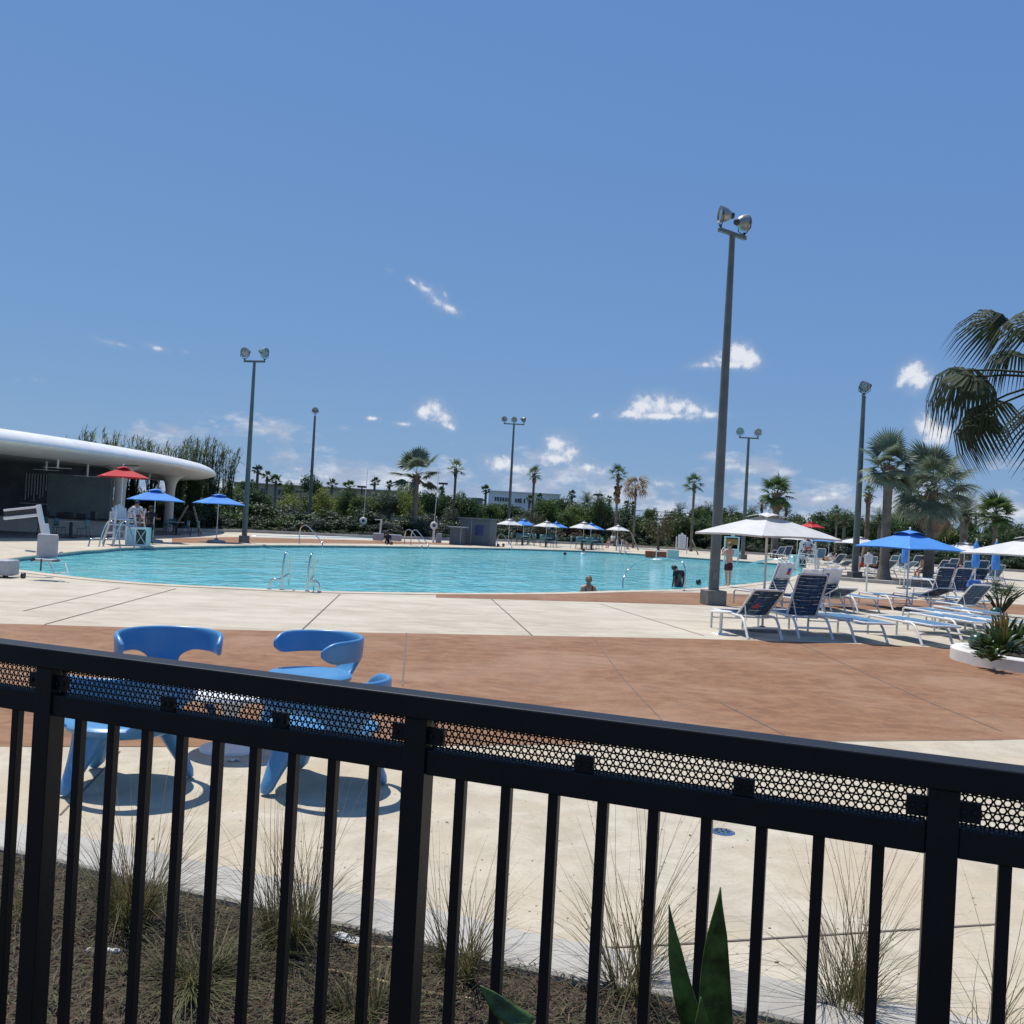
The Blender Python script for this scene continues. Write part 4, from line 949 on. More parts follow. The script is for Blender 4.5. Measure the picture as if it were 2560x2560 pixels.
# cafe furniture in the shade of the pavilion
mat('teal_seat', (0.07, 0.19, 0.21), 0.5, 0.1)
def make_cafe_chair(m):
    r = thing('cafe_chair', '', 'chair')
    MB().box((0, 0, .45), (.46, .46, .035)).build('seat', m, r, bevel=.015)
    mb = MB(); 
    for i in range(7):
        a = R(-60 + 20 * i); 
        for z in (.5, .68, .86): mb.v.append((.25 * math.sin(a), .25 * math.cos(a) + .02 * (z - .5), z))
    mb.f = [(i * 3 + j, (i + 1) * 3 + j, (i + 1) * 3 + j + 1, i * 3 + j + 1) for i in range(6) for j in range(2)]
    o = mb.build('backrest', m, r, smooth=60); o.modifiers.new('thick', 'SOLIDIFY').thickness = .02
    for sx in (-1, 1):
        for sy in (-1, 1): MB().tube([(sx * .18, sy * .18, .44), (sx * .23, sy * .23, 0)], .012, 6).build('leg', 'dark_grey', r)
    return r
def make_cafe_table(m='dark_grey'):
    r = thing('cafe_table', '', 'table')
    MB().box((0, 0, .73), (.8, .8, .03)).build('table_top', 'grey_plastic', r, bevel=.01)
    MB().box((0, 0, .37), (.12, .12, .70)).build('stem', m, r); MB().box((0, 0, .012), (.5, .5, .024)).build('base_plate', m, r)
    return r
CC, CT = make_cafe_chair('teal_seat'), make_cafe_table()
used = {'c': False, 't': False}
def put(kind, x, d, rz, label, group, z=0.03):
    src, k = (CC, 'c') if kind == 'chair' else (CT, 't')
    o = copy_tree(src) if used[k] else src
    used[k] = True; o.location = (toX(x, d, z), d, z); o.rotation_euler = (0, 0, rz); o['label'] = label; o['group'] = group
    return o
g = 'cafe furniture at the bar'
put('table', 176, 44.5, .1, 'cafe table in the bar shade below the dark wall panel', g)
put('chair', 147, 44.3, 1.6, 'teal cafe chair on the left of the bar table, nearest the pool lift', g); put('chair', 208, 44.4, -1.5, 'teal cafe chair on the right of the bar table', g)
put('chair', 105, 45.5, .4, 'cafe chair behind the pool lift mast at the bar', g); put('table', 440, 57, .2, 'cafe table under the roof end beside the white column', g)
put('chair', 420, 57, 1.6, 'cafe chair left of the table under the roof end', g); put('chair', 462, 57.4, -1.5, 'cafe chair right of the table under the roof end', g); put('chair', 486, 56.5, -1.2, 'blue-green cafe chair nearest the domed umbrella base', g)
put('chair', 428, 60, .1, 'cafe chair in the deep shade behind the roof-end table', g)
g = 'dark cafe sets on the far deck'
names = ['below the blue far umbrella', 'below the second far umbrella', 'below the widest far umbrella', 'right of the widest far umbrella']
for i, (x, d) in enumerate(((1305, 80), (1364, 78), (1454, 77), (1478, 77))):
    put('table', x, d, .2, 'dark cafe table ' + names[i], g, 0.0)
    for j, (dx, rz) in enumerate(((-20, 1.5), (20, -1.5), (-8, 3.1), (11, .1))):
        o = put('chair', x + dx, d + (0 if j < 2 else (-1 if j == 2 else 1.2)), rz, 'dark chair ' + ('on the left side of', 'on the right side of', 'in front of', 'behind')[j] + ' the set ' + names[i], g, 0.0); o.scale = (1.15,) * 3

# ------------------------------------------------------------------ pool lift beside the near left edge
lf = thing('pool_lift', 'white pool lift with grey hoist seat hanging over the near left pool edge', 'pool lift', G(64, 1446))
D = G(64, 1446).y; P = lambda x, y, d=0.0: at(x, y, D + d) - lf.location
MB().box(P(2, 1418) , (.6, .5, .34)).build('base_box', 'grey_plastic', lf, bevel=.03)
for dx in (58, 14): MB().lathe([(0.0001, -.03), (.07, -.03), (.08, 0), (.07, .03), (.0001, .03)], 14, P(dx, 1439), Matrix.Rotation(R(90), 3, 'Y')).build('wheel', 'dark_grey', lf, smooth=40)
MB().bar(P(96, 1262, .9), P(112, 1345, .9), .09, .10).build('mast', 'white_plastic', lf, bevel=.01)
MB().bar(P(10, 1276, .9), P(98, 1267, .9), .07, .05).build('upper_arm', 'white_plastic', lf, bevel=.01); MB().bar(P(10, 1296, .9), P(100, 1287, .9), .07, .07).build('lower_arm', 'white_plastic', lf, bevel=.01)
MB().bar(P(10, 1284, .92), P(96, 1277, .92), .05, .12).build('battery_pack', 'dark_grey', lf, bevel=.01)
MB().bar(P(112, 1310, .85), P(118, 1345, .85), .13, .12).build('mast_sleeve', 'white_plastic', lf, bevel=.01)
c = P(121, 1370); seat = MB()
seat = MB().box(c + Vector((-.02, .0, .05)), (.47, .06, .52)).build('backrest', 'grey_plastic', lf, bevel=.03)
MB().box(c + Vector((.05, -.16, -.26)), (.50, .36, .06)).build('seat_pan', 'grey_plastic', lf, bevel=.02)
for sx, e in ((-.29, (-.10, -.30)), (.27, (.22, -.22))):
    MB().bar(c + Vector((sx, 0, -.10)), c + Vector((sx + e[0] * .6, e[1], -.07)), .05, .04).build('armrest', 'grey_plastic', lf, bevel=.01)
fr = MB(); q = c + Vector((.22, -.30, -.30))
fr.tube([q + Vector((-.06, 0, 0)), q + Vector((.12, -.10, -.22)), q + Vector((.44, -.12, -.19)), q + Vector((.30, 0.02, 0.0))], .018, 8); fr.build('footrest', 'white_plastic', lf, smooth=50)
MB().box(c + Vector((.02, -.34, -.36)), (.03, .015, .26), .1).build('strap', 'dark_grey', lf); MB().bar(c + Vector((-.2, -.35, -.27)), c + Vector((-.12, -.36, -.24)), .05, .05).build('buckle', 'dark_grey', lf)
MB().bar(c + Vector((.28, -.36, -.26)), c + Vector((.42, -.36, -.25)), .03, .03).build('buckle', 'dark_grey', lf)

# ------------------------------------------------------------------ lifeguard chairs
mat('aqua_panel', (0.42, 0.66, 0.64), 0.5, 0.06)
def guard_stand(loc, rz, label, s=1.0):
    r = thing('lifeguard_chair', label, 'lifeguard chair', loc, rz); r.scale = (s,) * 3; w = .38
    for sx in (-1, 1):
        MB().bar((sx * .55, -.62, 0), (sx * w, -.30, 1.55), .08, .10, (0, 1, 0)).build('front_leg', 'white_plastic', r, bevel=.008)
        MB().bar((sx * .55, .62, 0), (sx * w, .30, 1.15), .08, .10, (0, 1, 0)).build('rear_leg', 'white_plastic', r, bevel=.008)
        MB().bar((sx * .5, -.5, .55), (sx * .46, .45, .5), .05, .09).build('side_brace', 'white_plastic', r); MB().bar((sx * w, -.36, 1.42), (sx * w, .32, 1.42), .09, .05).build('armrest', 'white_plastic', r, bevel=.008)
        MB().bar((sx * w, .30, 1.1), (sx * w, .36, 1.42), .06, .06, (0, 1, 0)).build('arm_post', 'white_plastic', r)
    MB().box((0, 0, 1.12), (.78, .62, .06)).build('seat', 'white_plastic', r, bevel=.008)
    for k in range(5):
        x = -.26 + .13 * k; h = .62 - .05 * abs(k - 2) ** 1.6; MB().bar((x, .30, 1.15), (x, .42, 1.15 + h), .115, .03, (0, 1, 0)).build('back_slat', 'white_plastic', r, bevel=.006)
    for z, y in ((.3, -.56), (.6, -.50), (.88, -.44)): MB().box((0, y, z), (.95 - z * .25, .10, .04)).build('step', 'white_plastic', r)
    MB().box((0, -.05, .88), (.9, .9, .05)).build('foot_platform', 'white_plastic', r)
    return r
p = G(300, 1363); gs1 = guard_stand((p.x - .1, p.y + .3, 0), R(42), 'white lifeguard chair under the red umbrella by the bar', .95)
umb = umb_px(304, p.y + .9, 147, 1193, 1166, 'red_canvas', 'red umbrella above the lifeguard chair by the bar', rot=-14, weight=None, group='red lifeguard umbrellas')
bx = thing('equipment_box', 'pale aqua equipment box with a white X panel beside the lifeguard chair', 'box', G(340, 1366), R(6))
MB().box((0, .3, .40), (.84, .6, .78)).build('box_body', 'aqua_panel', bx, bevel=.01)
for x0, x1 in ((-.02, .38),):
    for aa, bb in (((x0, -.012, .08), (x1, -.012, .72)), ((x1, -.014, .08), (x0, -.014, .72))): MB().bar(aa, bb, .02, .05, (0, 1, 0)).build('x_batten', 'white_plastic', bx)
    MB().box(((x0 + x1) / 2, .0, .40), (x1 - x0, .012, .60)).build('dark_inset', 'dark_grey', bx)
for z in (.05, .75): MB().box((0, -.012, z), (.86, .03, .07)).build('trim_board', 'white_plastic', bx)
for x in (-.41, -.05, .41): MB().box((x, -.0125, .40), (.06, .03, .63)).build('trim_board', 'white_plastic', bx)
p = G(2016, 1424); gs2 = guard_stand((p.x, p.y, 0), R(-12), 'white lifeguard chair by the curved pool end under the far umbrellas', 1.05)
umb_px(2026, 62, 64, 1318, 1304, 'red_canvas', 'red umbrella peeking above the large white one', rot=-14, weight=None, group='red lifeguard umbrellas')
bx2 = copy_tree(bx); bx2.location = G(1998, 1420); bx2['label'] = 'pale equipment box by the far lifeguard chair at the curved pool end'
# guard stand with orange board behind the standing man
g3 = thing('rescue_board_stand', 'white stand holding orange rescue gear behind the man at the pool edge', 'rescue stand', (toX(1829, 60, 1), 60, 0))
mat('orange_gear', (0.62, 0.17, 0.04), 0.6, 0.15)
for sx in (-1, 1): MB().bar((sx * .42, 0, 0), (sx * .42, 0, 1.65), .08, .08, (0, 1, 0)).build('post', 'white_plastic', g3)
MB().box((0, 0, 1.66), (.95, .10, .07)).build('cap_board', 'white_plastic', g3); MB().box((0, -.02, 1.38), (.78, .08, .36)).build('rescue_tube', 'orange_gear', g3, bevel=.03); MB().box((0, .05, .7), (.8, .05, .5)).build('panel', 'white_plastic', g3); MB().box((.05, 0, 1.78), (.22, .06, .18)).build('number_plate', 'white_plastic', g3)

# ------------------------------------------------------------------ ring buoys, rule boards, booth, low walls, bins
for x, base, top, lab in ((906, 1341, 1293, 'white ring buoy on a post by the far hedge, left of the pair'), (1083, 1356, 1304, 'white ring buoy on a post between the far handrails and the grey booth')):
    b = G(x, base); r = thing('ring_buoy_post', lab, 'ring buoy', b, 0, 'ring buoys on posts'); d = b.y; Rr = 9.3 / FPX * d; zt = at(x, top, d).z
    zc = zt - Rr
    MB().box((0, 0.06, (zc - Rr * .6) / 2), (.16, .10, zc - Rr * .6 )).build('post', 'white_plastic', r, bevel=.01)
    ring = MB(); N = 22; ring.tube([(math.cos(2 * PI * k / N) * Rr * .7, 0, zc + math.sin(2 * PI * k / N) * Rr * .7) for k in range(N + 1)], Rr * .32, 8, caps=False); ring.build('ring', 'white_plastic', r, smooth=60)
    MB().box((0, .06, zc), (Rr * 1.1, .04, Rr * 1.1)).build('backboard', 'dark_grey', r); MB().tube([(0, .08, zc + Rr * .8), (.12, .08, zc + 4.2)], .025, 5).build('rescue_pole', 'white_metal', r)
mat('board_white', (0.66, 0.67, 0.66), 0.5, 0.04); mat('ink_grey', (0.28, 0.30, 0.31), 0.7)
def rules(x, base_y, y0, y1, w, label, d=None, lines=7, seed=1, single=False):
    b = G(x, base_y); d = d or b.y; r = thing('rules_sign', label, 'sign', (toX(x, d, 0), d, 0), 0, 'pool rules signs'); random.seed(seed)
    z0, z1 = at(x, y1, d).z, at(x, y0, d).z; W = w / FPX * d; cz = (z0 + z1) / 2
    for sx in ((0,) if single else (-1, 1)): MB().tube([(sx * (W / 2 + .12), .06 if single else 0, 0), (sx * (W / 2 + .12), .06 if single else 0, z1 - .15)], .035 if single else .045, 8).build('post', 'white_metal', r)
    bd = MB().box((0, 0, cz), (W, .06, z1 - z0)).build('board', 'board_white', r, bevel=W * .1)
    MB().lathe([(0.0001, -.035), (W * .17, -.035), (W * .17, .035), (.0001, .035)], 16, (0, 0, z1 + W * .08), Matrix.Rotation(R(90), 3, 'X')).build('crest', 'board_white', r)
    for k in range(lines):
        zz = z1 - (z1 - z0) * (k + 1.2) / (lines + 1.4); ww = W * rnd(.45, .72)
        MB().box((0, -.033, zz), (ww, .006, (z1 - z0) * .022)).build('text_line', 'ink_grey', bd)
rules(648, 1327, 1270, 1319, 26, 'tall white pool rules sign beside the two-lamp pole', seed=2)
rules(1703, 1383, 1337, 1371, 20, 'white pool rules sign beside the tallest pole, beyond the water', seed=3)
rules(2167, 1452, 1386, 1410, 21, 'small white notice sign in front of the thick palm trunk', d=36, lines=4, seed=4, single=True)
rules(2146, 1430, 1392, 1408, 8, 'tiny white notice behind the palm-side light pole', d=50, lines=2, seed=5, single=True)
mat('booth_grey', (0.10, 0.125, 0.14), 0.6, 0.1); mat('screen_blue', (0.02, 0.04, 0.14), 0.3)
bt = thing('grey_booth', 'slate grey service booth with a dark blue window on the far deck', 'booth', (toX(1185, 71, 0), 71, 0), R(-14))
MB().box((0, .9, .95), (2.3, 1.9, 1.9)).build('wall', 'booth_grey', bt, bevel=.02); MB().box((0, .9, 1.95), (2.6, 2.2, .10)).build('roof', 'plinth_grey', bt); MB().box((.35, -.06, 1.1), (.62, .03, .75)).build('window', 'screen_blue', bt)
MB().box((-.25, -.055, .95), (.03, .02, 1.8)).build('corner_trim', 'grey_plastic', bt)
b2 = thing('service_counter', 'low slate grey counter in front of the booth', 'counter', (toX(1140, 69.5, 0), 69.5, 0), R(-10))
MB().box((0, .3, .62), (1.0, .7, 1.24)).build('cabinet', 'booth_grey', b2, bevel=.02); MB().box((.05, .25, 1.27), (1.3, .9, .06)).build('counter_top', 'grey_plastic', b2); MB().box((.32, -.06, .62), (.04, .03, 1.2)).build('corner_trim', 'grey_plastic', b2)
bn = MB().box((0, 0, .35), (.42, .42, .7)); o = bn.build('waste_bin', 'grey_plastic', bevel=.04); o.location = (toX(1096, 73, 0), 73, 0); tag(o, 'small pale bin between the ring buoy and the grey booth', 'bin')
l2 = thing('far_pool_lift', 'small white pool lift with a pale bench at the far edge beside the ring buoy', 'pool lift', (toX(945, 66, 0), 66, 0))
MB().box((0, 0, .35), (.7, .5, .5)).build('base_box', 'grey_plastic', l2, bevel=.05); MB().bar((0.1, 0, .6), (.15, 0, 1.55), .10, .10, (0, 1, 0)).build('mast', 'white_plastic', l2); MB().bar((.15, 0, 1.52), (-.3, 0, 1.5), .06, .06).build('arm', 'white_plastic', l2); MB().box((1.1, 0, .35), (.95, .4, .42)).build('cover', 'grey_plastic', l2, bevel=.05)
mat('orange_wall', (0.42, 0.075, 0.025), 0.7, 0.15)
ow = MB().box((0, 0, .22), (1.15 * 1.3, .4, .44)); o = ow.build('planter_wall', 'orange_wall', bevel=.03); o.location = (toX(1641, 64.5, 0), 64.5, 0); tag(o, 'low burnt-orange wall at the far pool edge', 'wall')
ow = MB().box((0, 0, .30), (.75, .5, .60)); o = ow.build('planter_wall', 'counter_white', bevel=.03); o.location = (toX(1681, 64, 0), 64, 0); tag(o, 'beige block wall right of the burnt-orange wall', 'wall')
fm = thing('bubbler_jet', 'thin white fountain post standing at the far pool edge by the orange wall', 'fountain post', (toX(1640, 59.5, 0), 59.5, 0))
MB().lathe([(0.0001, .10), (.30, .10), (.36, .05), (.36, 0)], 16).build('base_plate', 'white_plastic', fm, smooth=40); MB().tube([(0, 0, .1), (0, 0, .62)], .03, 8).build('stem', 'white_metal', fm); MB().box((0, 0, .62), (.18, .1, .05)).build('nozzle', 'white_plastic', fm)
# second shallow pool strip on the far deck
sheet('shallow_pool_rim', g2([(630, 1337.0), (800, 1340.0), (950, 1344.2), (950, 1347.6), (800, 1345.0), (630, 1341.6)]), 0.006, 'white_kerb_mat'); sheet('shallow_pool_water', g2([(640, 1338.6), (800, 1341.6), (935, 1345.0), (935, 1346.4), (800, 1343.6), (640, 1340.0)]), 0.010, 'water_mat')
# long kerb in front of the far hedge
hk = MB(); pts = [Vector((p.x, p.y, .10)) for p in far_line]
for a, b in zip(pts, pts[1:]): hk.bar(a, b, .30, .22)
struct(hk.build('far_kerb', 'kerb_mat'))

# right-hand planter and palm island kerbs
def kerb_ring(name, center, rx, ry, h, w, rz, material, label):
    root = thing(name, label, 'planter', (center[0], center[1], 0), rz); mb = MB(); N = 48
    pr = [(0, 0), (0, h - .02), (.02, h), (w - .02, h), (w, h - .02), (w, .02)]
    for (o, z) in pr: mb.v += [((rx - o) * math.cos(2 * PI * k / N), (ry - o) * math.sin(2 * PI * k / N), z) for k in range(N)]
    for i in range(len(pr) - 1): mb.f += [(i * N + k, i * N + (k + 1) % N, (i + 1) * N + (k + 1) % N, (i + 1) * N + k) for k in range(N)]
    mb.build('kerb_ring', material, root, smooth=40)
    so = MB(); so.v = [((rx - w) * math.cos(2 * PI * k / N), (ry - w) * math.sin(2 * PI * k / N), h - .06) for k in range(N)]; so.f = [tuple(range(N))]; so.build('soil', 'soil_mat', root)
    return root
pl_c = G(2380, 1650); PLC = (pl_c.x + 2.3, pl_c.y - .35)
kerb_ring('round_planter', PLC, 2.3, 1.75, .20, .30, R(-12), 'white_kerb_mat', 'white kerbed planter with spiky plants at the right edge')
ic = G(2250, 1462); IC = (ic.x + .4, ic.y + 2.0)
kerb_ring('palm_island', IC, 3.9, 2.2, .16, .25, R(-20), 'kerb_mat', 'kerbed palm island behind the large blue umbrella')
# ------------------------------------------------------------------ vegetation
def leafmat(name, c, var=0.45, trans=0.25, rough=0.5): return mat(name, c, rough, var, 1.3, trans=trans, color2=tuple(x * 0.5 for x in c))
leafmat('leaf_dark', (0.058, 0.105, 0.030), trans=.42); leafmat('leaf_mid', (0.10, 0.155, 0.036), trans=.45); leafmat('leaf_lime', (0.20, 0.235, 0.04), trans=.45); leafmat('leaf_grey', (0.11, 0.14, 0.085), trans=.4); leafmat('leaf_olive', (0.095, 0.090, 0.030)); leafmat('leaf_brown', (0.12, 0.075, 0.045))
leafmat('hedge_dark', (0.032, 0.058, 0.021), trans=.3); leafmat('hedge_grey', (0.070, 0.088, 0.062), trans=.3); leafmat('hedge_mid', (0.058, 0.098, 0.027), trans=.35)
leafmat('palm_green', (0.065, 0.115, 0.034), trans=.35); leafmat('palm_silver', (0.145, 0.185, 0.125), trans=.35, rough=.5); leafmat('palm_dead', (0.24, 0.165, 0.09)); leafmat('palm_dark', (0.024, 0.040, 0.015), rough=.75, trans=.3); leafmat('palm_lime', (0.11, 0.16, 0.035)); leafmat('reed_green', (0.095, 0.125, 0.046), trans=.42)
mat('bark_grey', (0.12, 0.105, 0.085), 0.85, 0.3, 3, bump=0.5, bscale=14); mat('palm_trunk', (0.17, 0.145, 0.115), 0.85, 0.25, 2, bump=0.5, bscale=9); mat('palm_boot', (0.13, 0.095, 0.06), 0.9, 0.35, 4)
def crown_mesh(seed, n=1500, lobes=11, leaf=0.085, flat=0.85, airy=0.0):
    rg = random.Random(seed); mb = MB(); L = []
    for k in range(lobes):
        a = rg.uniform(0, 2 * PI); z = rg.uniform(-.55, .75); r = math.sqrt(max(0, 1 - z * z)) * rg.uniform(.25, .72)
        L.append((Vector((math.cos(a) * r, math.sin(a) * r, z * .68)), rg.uniform(.26, .46)))
    for i in range(n):
        c, r = L[i % lobes]
        d = Vector((rg.gauss(0, 1), rg.gauss(0, 1), rg.gauss(0, 1))).normalized()
        p = c + d * r * (rg.random() ** (0.28 + airy)) * (1.0 + (rg.random() < .08) * .35); p.z *= flat
        nrm = (d + Vector((rg.gauss(0, .6), rg.gauss(0, .6), rg.gauss(0, .6) + .35))).normalized()
        t = nrm.cross(Vector((rg.gauss(0, 1), rg.gauss(0, 1), rg.gauss(0, 1)))).normalized(); b = nrm.cross(t); s = leaf * rg.uniform(.6, 1.35)
        mb.add([p - t * s, p - b * s * .45 + nrm * s * .15, p + t * s, p + b * s * .45 + nrm * s * .15], [(0, 1, 2, 3)])
    return mb
CROWNS = {}
def crown(kind, seed):
    key = (kind, seed)
    if key not in CROWNS:
        if kind == 'shrub': mb = crown_mesh(100 + seed, 1800, 10, .075, .80)
        elif kind == 'airy': mb = crown_mesh(200 + seed, 2000, 14, .048, 1.25, .25)
        else: mb = crown_mesh(300 + seed, 2600, 16, .062, .85)
        me = bpy.data.meshes.new('crown'); me.from_pydata(mb.v, [], mb.f); CROWNS[key] = me
    return CROWNS[key]
TINT = {}
def crown_obj(kind, seed, material, parent, name='crown'):
    key = (kind, seed, material)
    if key not in TINT:
        me = crown(kind, seed).copy(); me.materials.append(MATS[material]); TINT[key] = me
    o = bpy.data.objects.new(name, TINT[key]); COL.objects.link(o); o.parent = parent; return o
TRUNK = {}
def tree(x, d, top_y, w, m, label, kind='broad', seed=0, hf=None, group='trees beyond the far deck', name='broadleaf_tree', base_z=-0.05):
    w *= 1.3; X = toX(x, d, 3); ztop = at(x, top_y, d).z; rx = w / FPX * d / 2; hz = hf * rx if hf else max(rx * .9, (ztop - .2) / 2.1)
    root = thing(name, label, 'tree', (X, d, base_z), random.uniform(0, 6.28), group)
    cz = ztop - hz * .86
    c = crown_obj(kind, seed % 4, m, root); c.location = (0, 0, cz - base_z); c.scale = (rx, rx, hz * 1.12)
    mb = MB(); r = max(.09, rx * .06); top = max(.5, cz + hz * .2)
    mb.tube([(0, 0, 0), (r * .5, 0, top * .4), (-r * .4, r * .4, top * .75), (0, 0, top)], [r * 1.25, r, r * .8, r * .4], 8)
    for k in range(5):
        a = k * 1.26; mb.tube([(0, 0, top * (.45 + .07 * k)), (math.cos(a) * rx * .35, math.sin(a) * rx * .35, top * .75 + .06 * k), (math.cos(a) * rx * .6, math.sin(a) * rx * .6, top + hz * .1)], [r * .5, r * .35, r * .15], 5)
    mb.build('trunk', 'bark_grey', root, smooth=60)
    return root
random.seed(77)
T = lambda *a, **k: tree(*a, **k)
T(470, 92, 1172, 120, 'leaf_dark', 'dark tree rising behind the end of the white bar roof', seed=1); T(545, 88, 1212, 110, 'leaf_dark', 'dark leafy tree between the bar roof and the two-lamp pole', seed=2)
T(430, 84, 1225, 100, 'leaf_dark', 'dark tree in the shade behind the bar column', seed=3); T(594, 105, 1222, 55, 'leaf_dark', 'small dark tree just left of the two-lamp pole', seed=0)
T(620, 115, 1196, 52, 'leaf_dark', 'dark tree top right of the two-lamp pole', seed=1); T(722, 175, 1196, 30, 'leaf_mid', 'tree top above the beige hotel roof', seed=2); T(777, 150, 1184, 52, 'leaf_dark', 'tall dark tree behind the slim pole', seed=3)
T(728, 100, 1240, 84, 'leaf_lime', 'yellow-green tree in front of the beige hotel, left of the slim pole', 'airy', 0); T(828, 104, 1224, 96, 'leaf_lime', 'yellow-green tree just right of the slim pole', 'airy', 1)
T(882, 118, 1238, 70, 'leaf_dark', 'dark tree behind the ring buoy on the left', seed=0); T(925, 115, 1232, 80, 'leaf_dark', 'dark tree left of the silver palm', seed=2); T(975, 118, 1222, 70, 'leaf_dark', 'dark tree behind the left fronds of the silver palm', seed=1)
T(1012, 112, 1212, 55, 'leaf_dark', 'tall dark tree directly left of the silver palm trunk', seed=3); T(1026, 90, 1232, 76, 'leaf_lime', 'feathery green tree below the silver palm', 'airy', 2); T(1076, 115, 1240, 60, 'leaf_dark', 'dark tree right of the silver palm trunk', seed=0)
T(1110, 118, 1232, 50, 'leaf_dark', 'dark tree left of the tall palm by the grey booth', seed=1); T(1153, 150, 1222, 34, 'leaf_mid', 'tree top above the beige tower', seed=2); T(1196, 110, 1256, 52, 'leaf_grey', 'grey-green tree right of the beige tower', seed=3)
T(1232, 104, 1256, 50, 'leaf_mid', 'green tree left of the white office building', seed=0); T(1290, 108, 1266, 70, 'leaf_dark', 'dark tree right of the three-lamp pole', seed=1); T(1335, 112, 1270, 60, 'leaf_dark', 'dark tree behind the blue far umbrella', seed=2); T(1352, 95, 1284, 42, 'leaf_olive', 'small orange-green tree behind the far umbrellas', 'airy', 3)
T(1396, 118, 1243, 76, 'leaf_dark', 'big dark tree at the end of the white office building', seed=3); T(1424, 100, 1274, 62, 'leaf_mid', 'light green tree above the widest far umbrella', seed=0); T(1460, 104, 1266, 66, 'leaf_mid', 'green tree below the date palms', seed=1); T(1510, 108, 1272, 64, 'leaf_dark', 'dark tree right of the date palms', seed=2)
T(1555, 112, 1280, 60, 'leaf_dark', 'dark tree behind the dead palm', seed=0); T(1600, 110, 1300, 70, 'leaf_dark', 'low dark tree right of the dead palm', seed=1); T(1650, 88, 1282, 76, 'leaf_olive', 'yellow-olive tree beyond the burnt-orange wall', 'airy', 1); T(1705, 100, 1288, 70, 'leaf_dark', 'dark tree behind the rules sign beyond the water', seed=3)
T(1760, 102, 1286, 80, 'leaf_dark', 'dark tree just left of the tallest pole', seed=2); T(1815, 105, 1270, 70, 'leaf_dark', 'dark tree just right of the tallest pole', seed=0); T(1868, 108, 1275, 80, 'leaf_mid', 'green tree behind the small two-lamp pole', seed=1); T(1925, 104, 1290, 80, 'leaf_dark', 'dark tree behind the apex of the large white umbrella', seed=3)
T(1990, 108, 1292, 80, 'leaf_mid', 'tree showing over the right slope of the large white umbrella', seed=2); T(2040, 104, 1300, 60, 'leaf_dark', 'dark tree around the red umbrella top', seed=1); T(2090, 100, 1300, 70, 'leaf_dark', 'dark tree left of the palm-side light pole', seed=0); T(2150, 104, 1292, 70, 'leaf_dark', 'dark tree behind the palm-side light pole', seed=3)
T(2200, 100, 1285, 80, 'leaf_dark', 'dark tree behind the first thick palm trunk', seed=2); T(2262, 104, 1300, 80, 'leaf_mid', 'tree between the thick palm trunks', seed=1); T(2370, 96, 1318, 70, 'leaf_mid', 'bright green tree right of the thick palm trunks', seed=0); T(2440, 98, 1326, 90, 'leaf_dark', 'dark tree at the right above the white umbrella', seed=3); T(2500, 92, 1322, 90, 'leaf_dark', 'dark tree at the right edge', seed=2)
T(2560, 92, 1318, 90, 'leaf_dark', 'dark tree past the right edge', seed=1); T(30, 120, 1230, 130, 'leaf_dark', 'dark tree past the left edge behind the bar', seed=1); T(335, 80, 1215, 80, 'leaf_dark', 'dark tree seen between the bar columns', seed=2)
LANDMARKS = [(640, 'by the two-lamp pole'), (760, 'below the beige hotel'), (900, 'right of the slim pole'), (1000, 'left of the silver palm'), (1110, 'right of the silver palm'), (1215, 'behind the grey booth'), (1300, 'by the three-lamp pole'), (1420, 'behind the second far umbrella'), (1530, 'behind the widest far umbrella'),
             (1620, 'by the dead palm'), (1700, 'behind the burnt-orange wall'), (1790, 'beside the far rules sign'), (1870, 'right of the tallest pole'), (1960, 'behind the large white umbrella'), (2060, 'by the far lifeguard chair'), (2150, 'left of the palm-side light pole'), (2260, 'behind the thickest palm trunk'), (2380, 'behind the shorter silver palm'), (9999, 'near the right edge')]
def landmark(x): return next(w for lim, w in LANDMARKS if x < lim)
random.seed(123)
def belt_top(x):
    pts = [(400, 1225), (600, 1235), (700, 1262), (800, 1248), (900, 1238), (1000, 1228), (1100, 1248), (1180, 1278), (1240, 1285), (1300, 1278), (1400, 1262), (1500, 1275), (1600, 1300), (1700, 1296), (1800, 1288), (1900, 1296), (2000, 1306), (2100, 1305), (2200, 1300), (2350, 1316), (2600, 1318)]
    for (a, ya), (b, yb) in zip(pts, pts[1:]):
        if a <= x <= b: return ya + (yb - ya) * (x - a) / (b - a)
    return 1310
x = 560
while x < 2600:
    m = random.choice(['leaf_dark'] * 5 + ['leaf_mid'] * 2 + ['leaf_grey'] * 2); nm = {'leaf_dark': 'dark', 'leaf_mid': 'mid-green', 'leaf_grey': 'grey-green'}[m]
    tree(x, random.uniform(98, 112), belt_top(x) + random.uniform(-34, 16), random.uniform(46, 92), m, nm + ' low tree filling the belt behind the hedge ' + landmark(x), seed=random.randrange(4), group='low trees of the belt behind the hedge')
    x += random.uniform(22, 36)
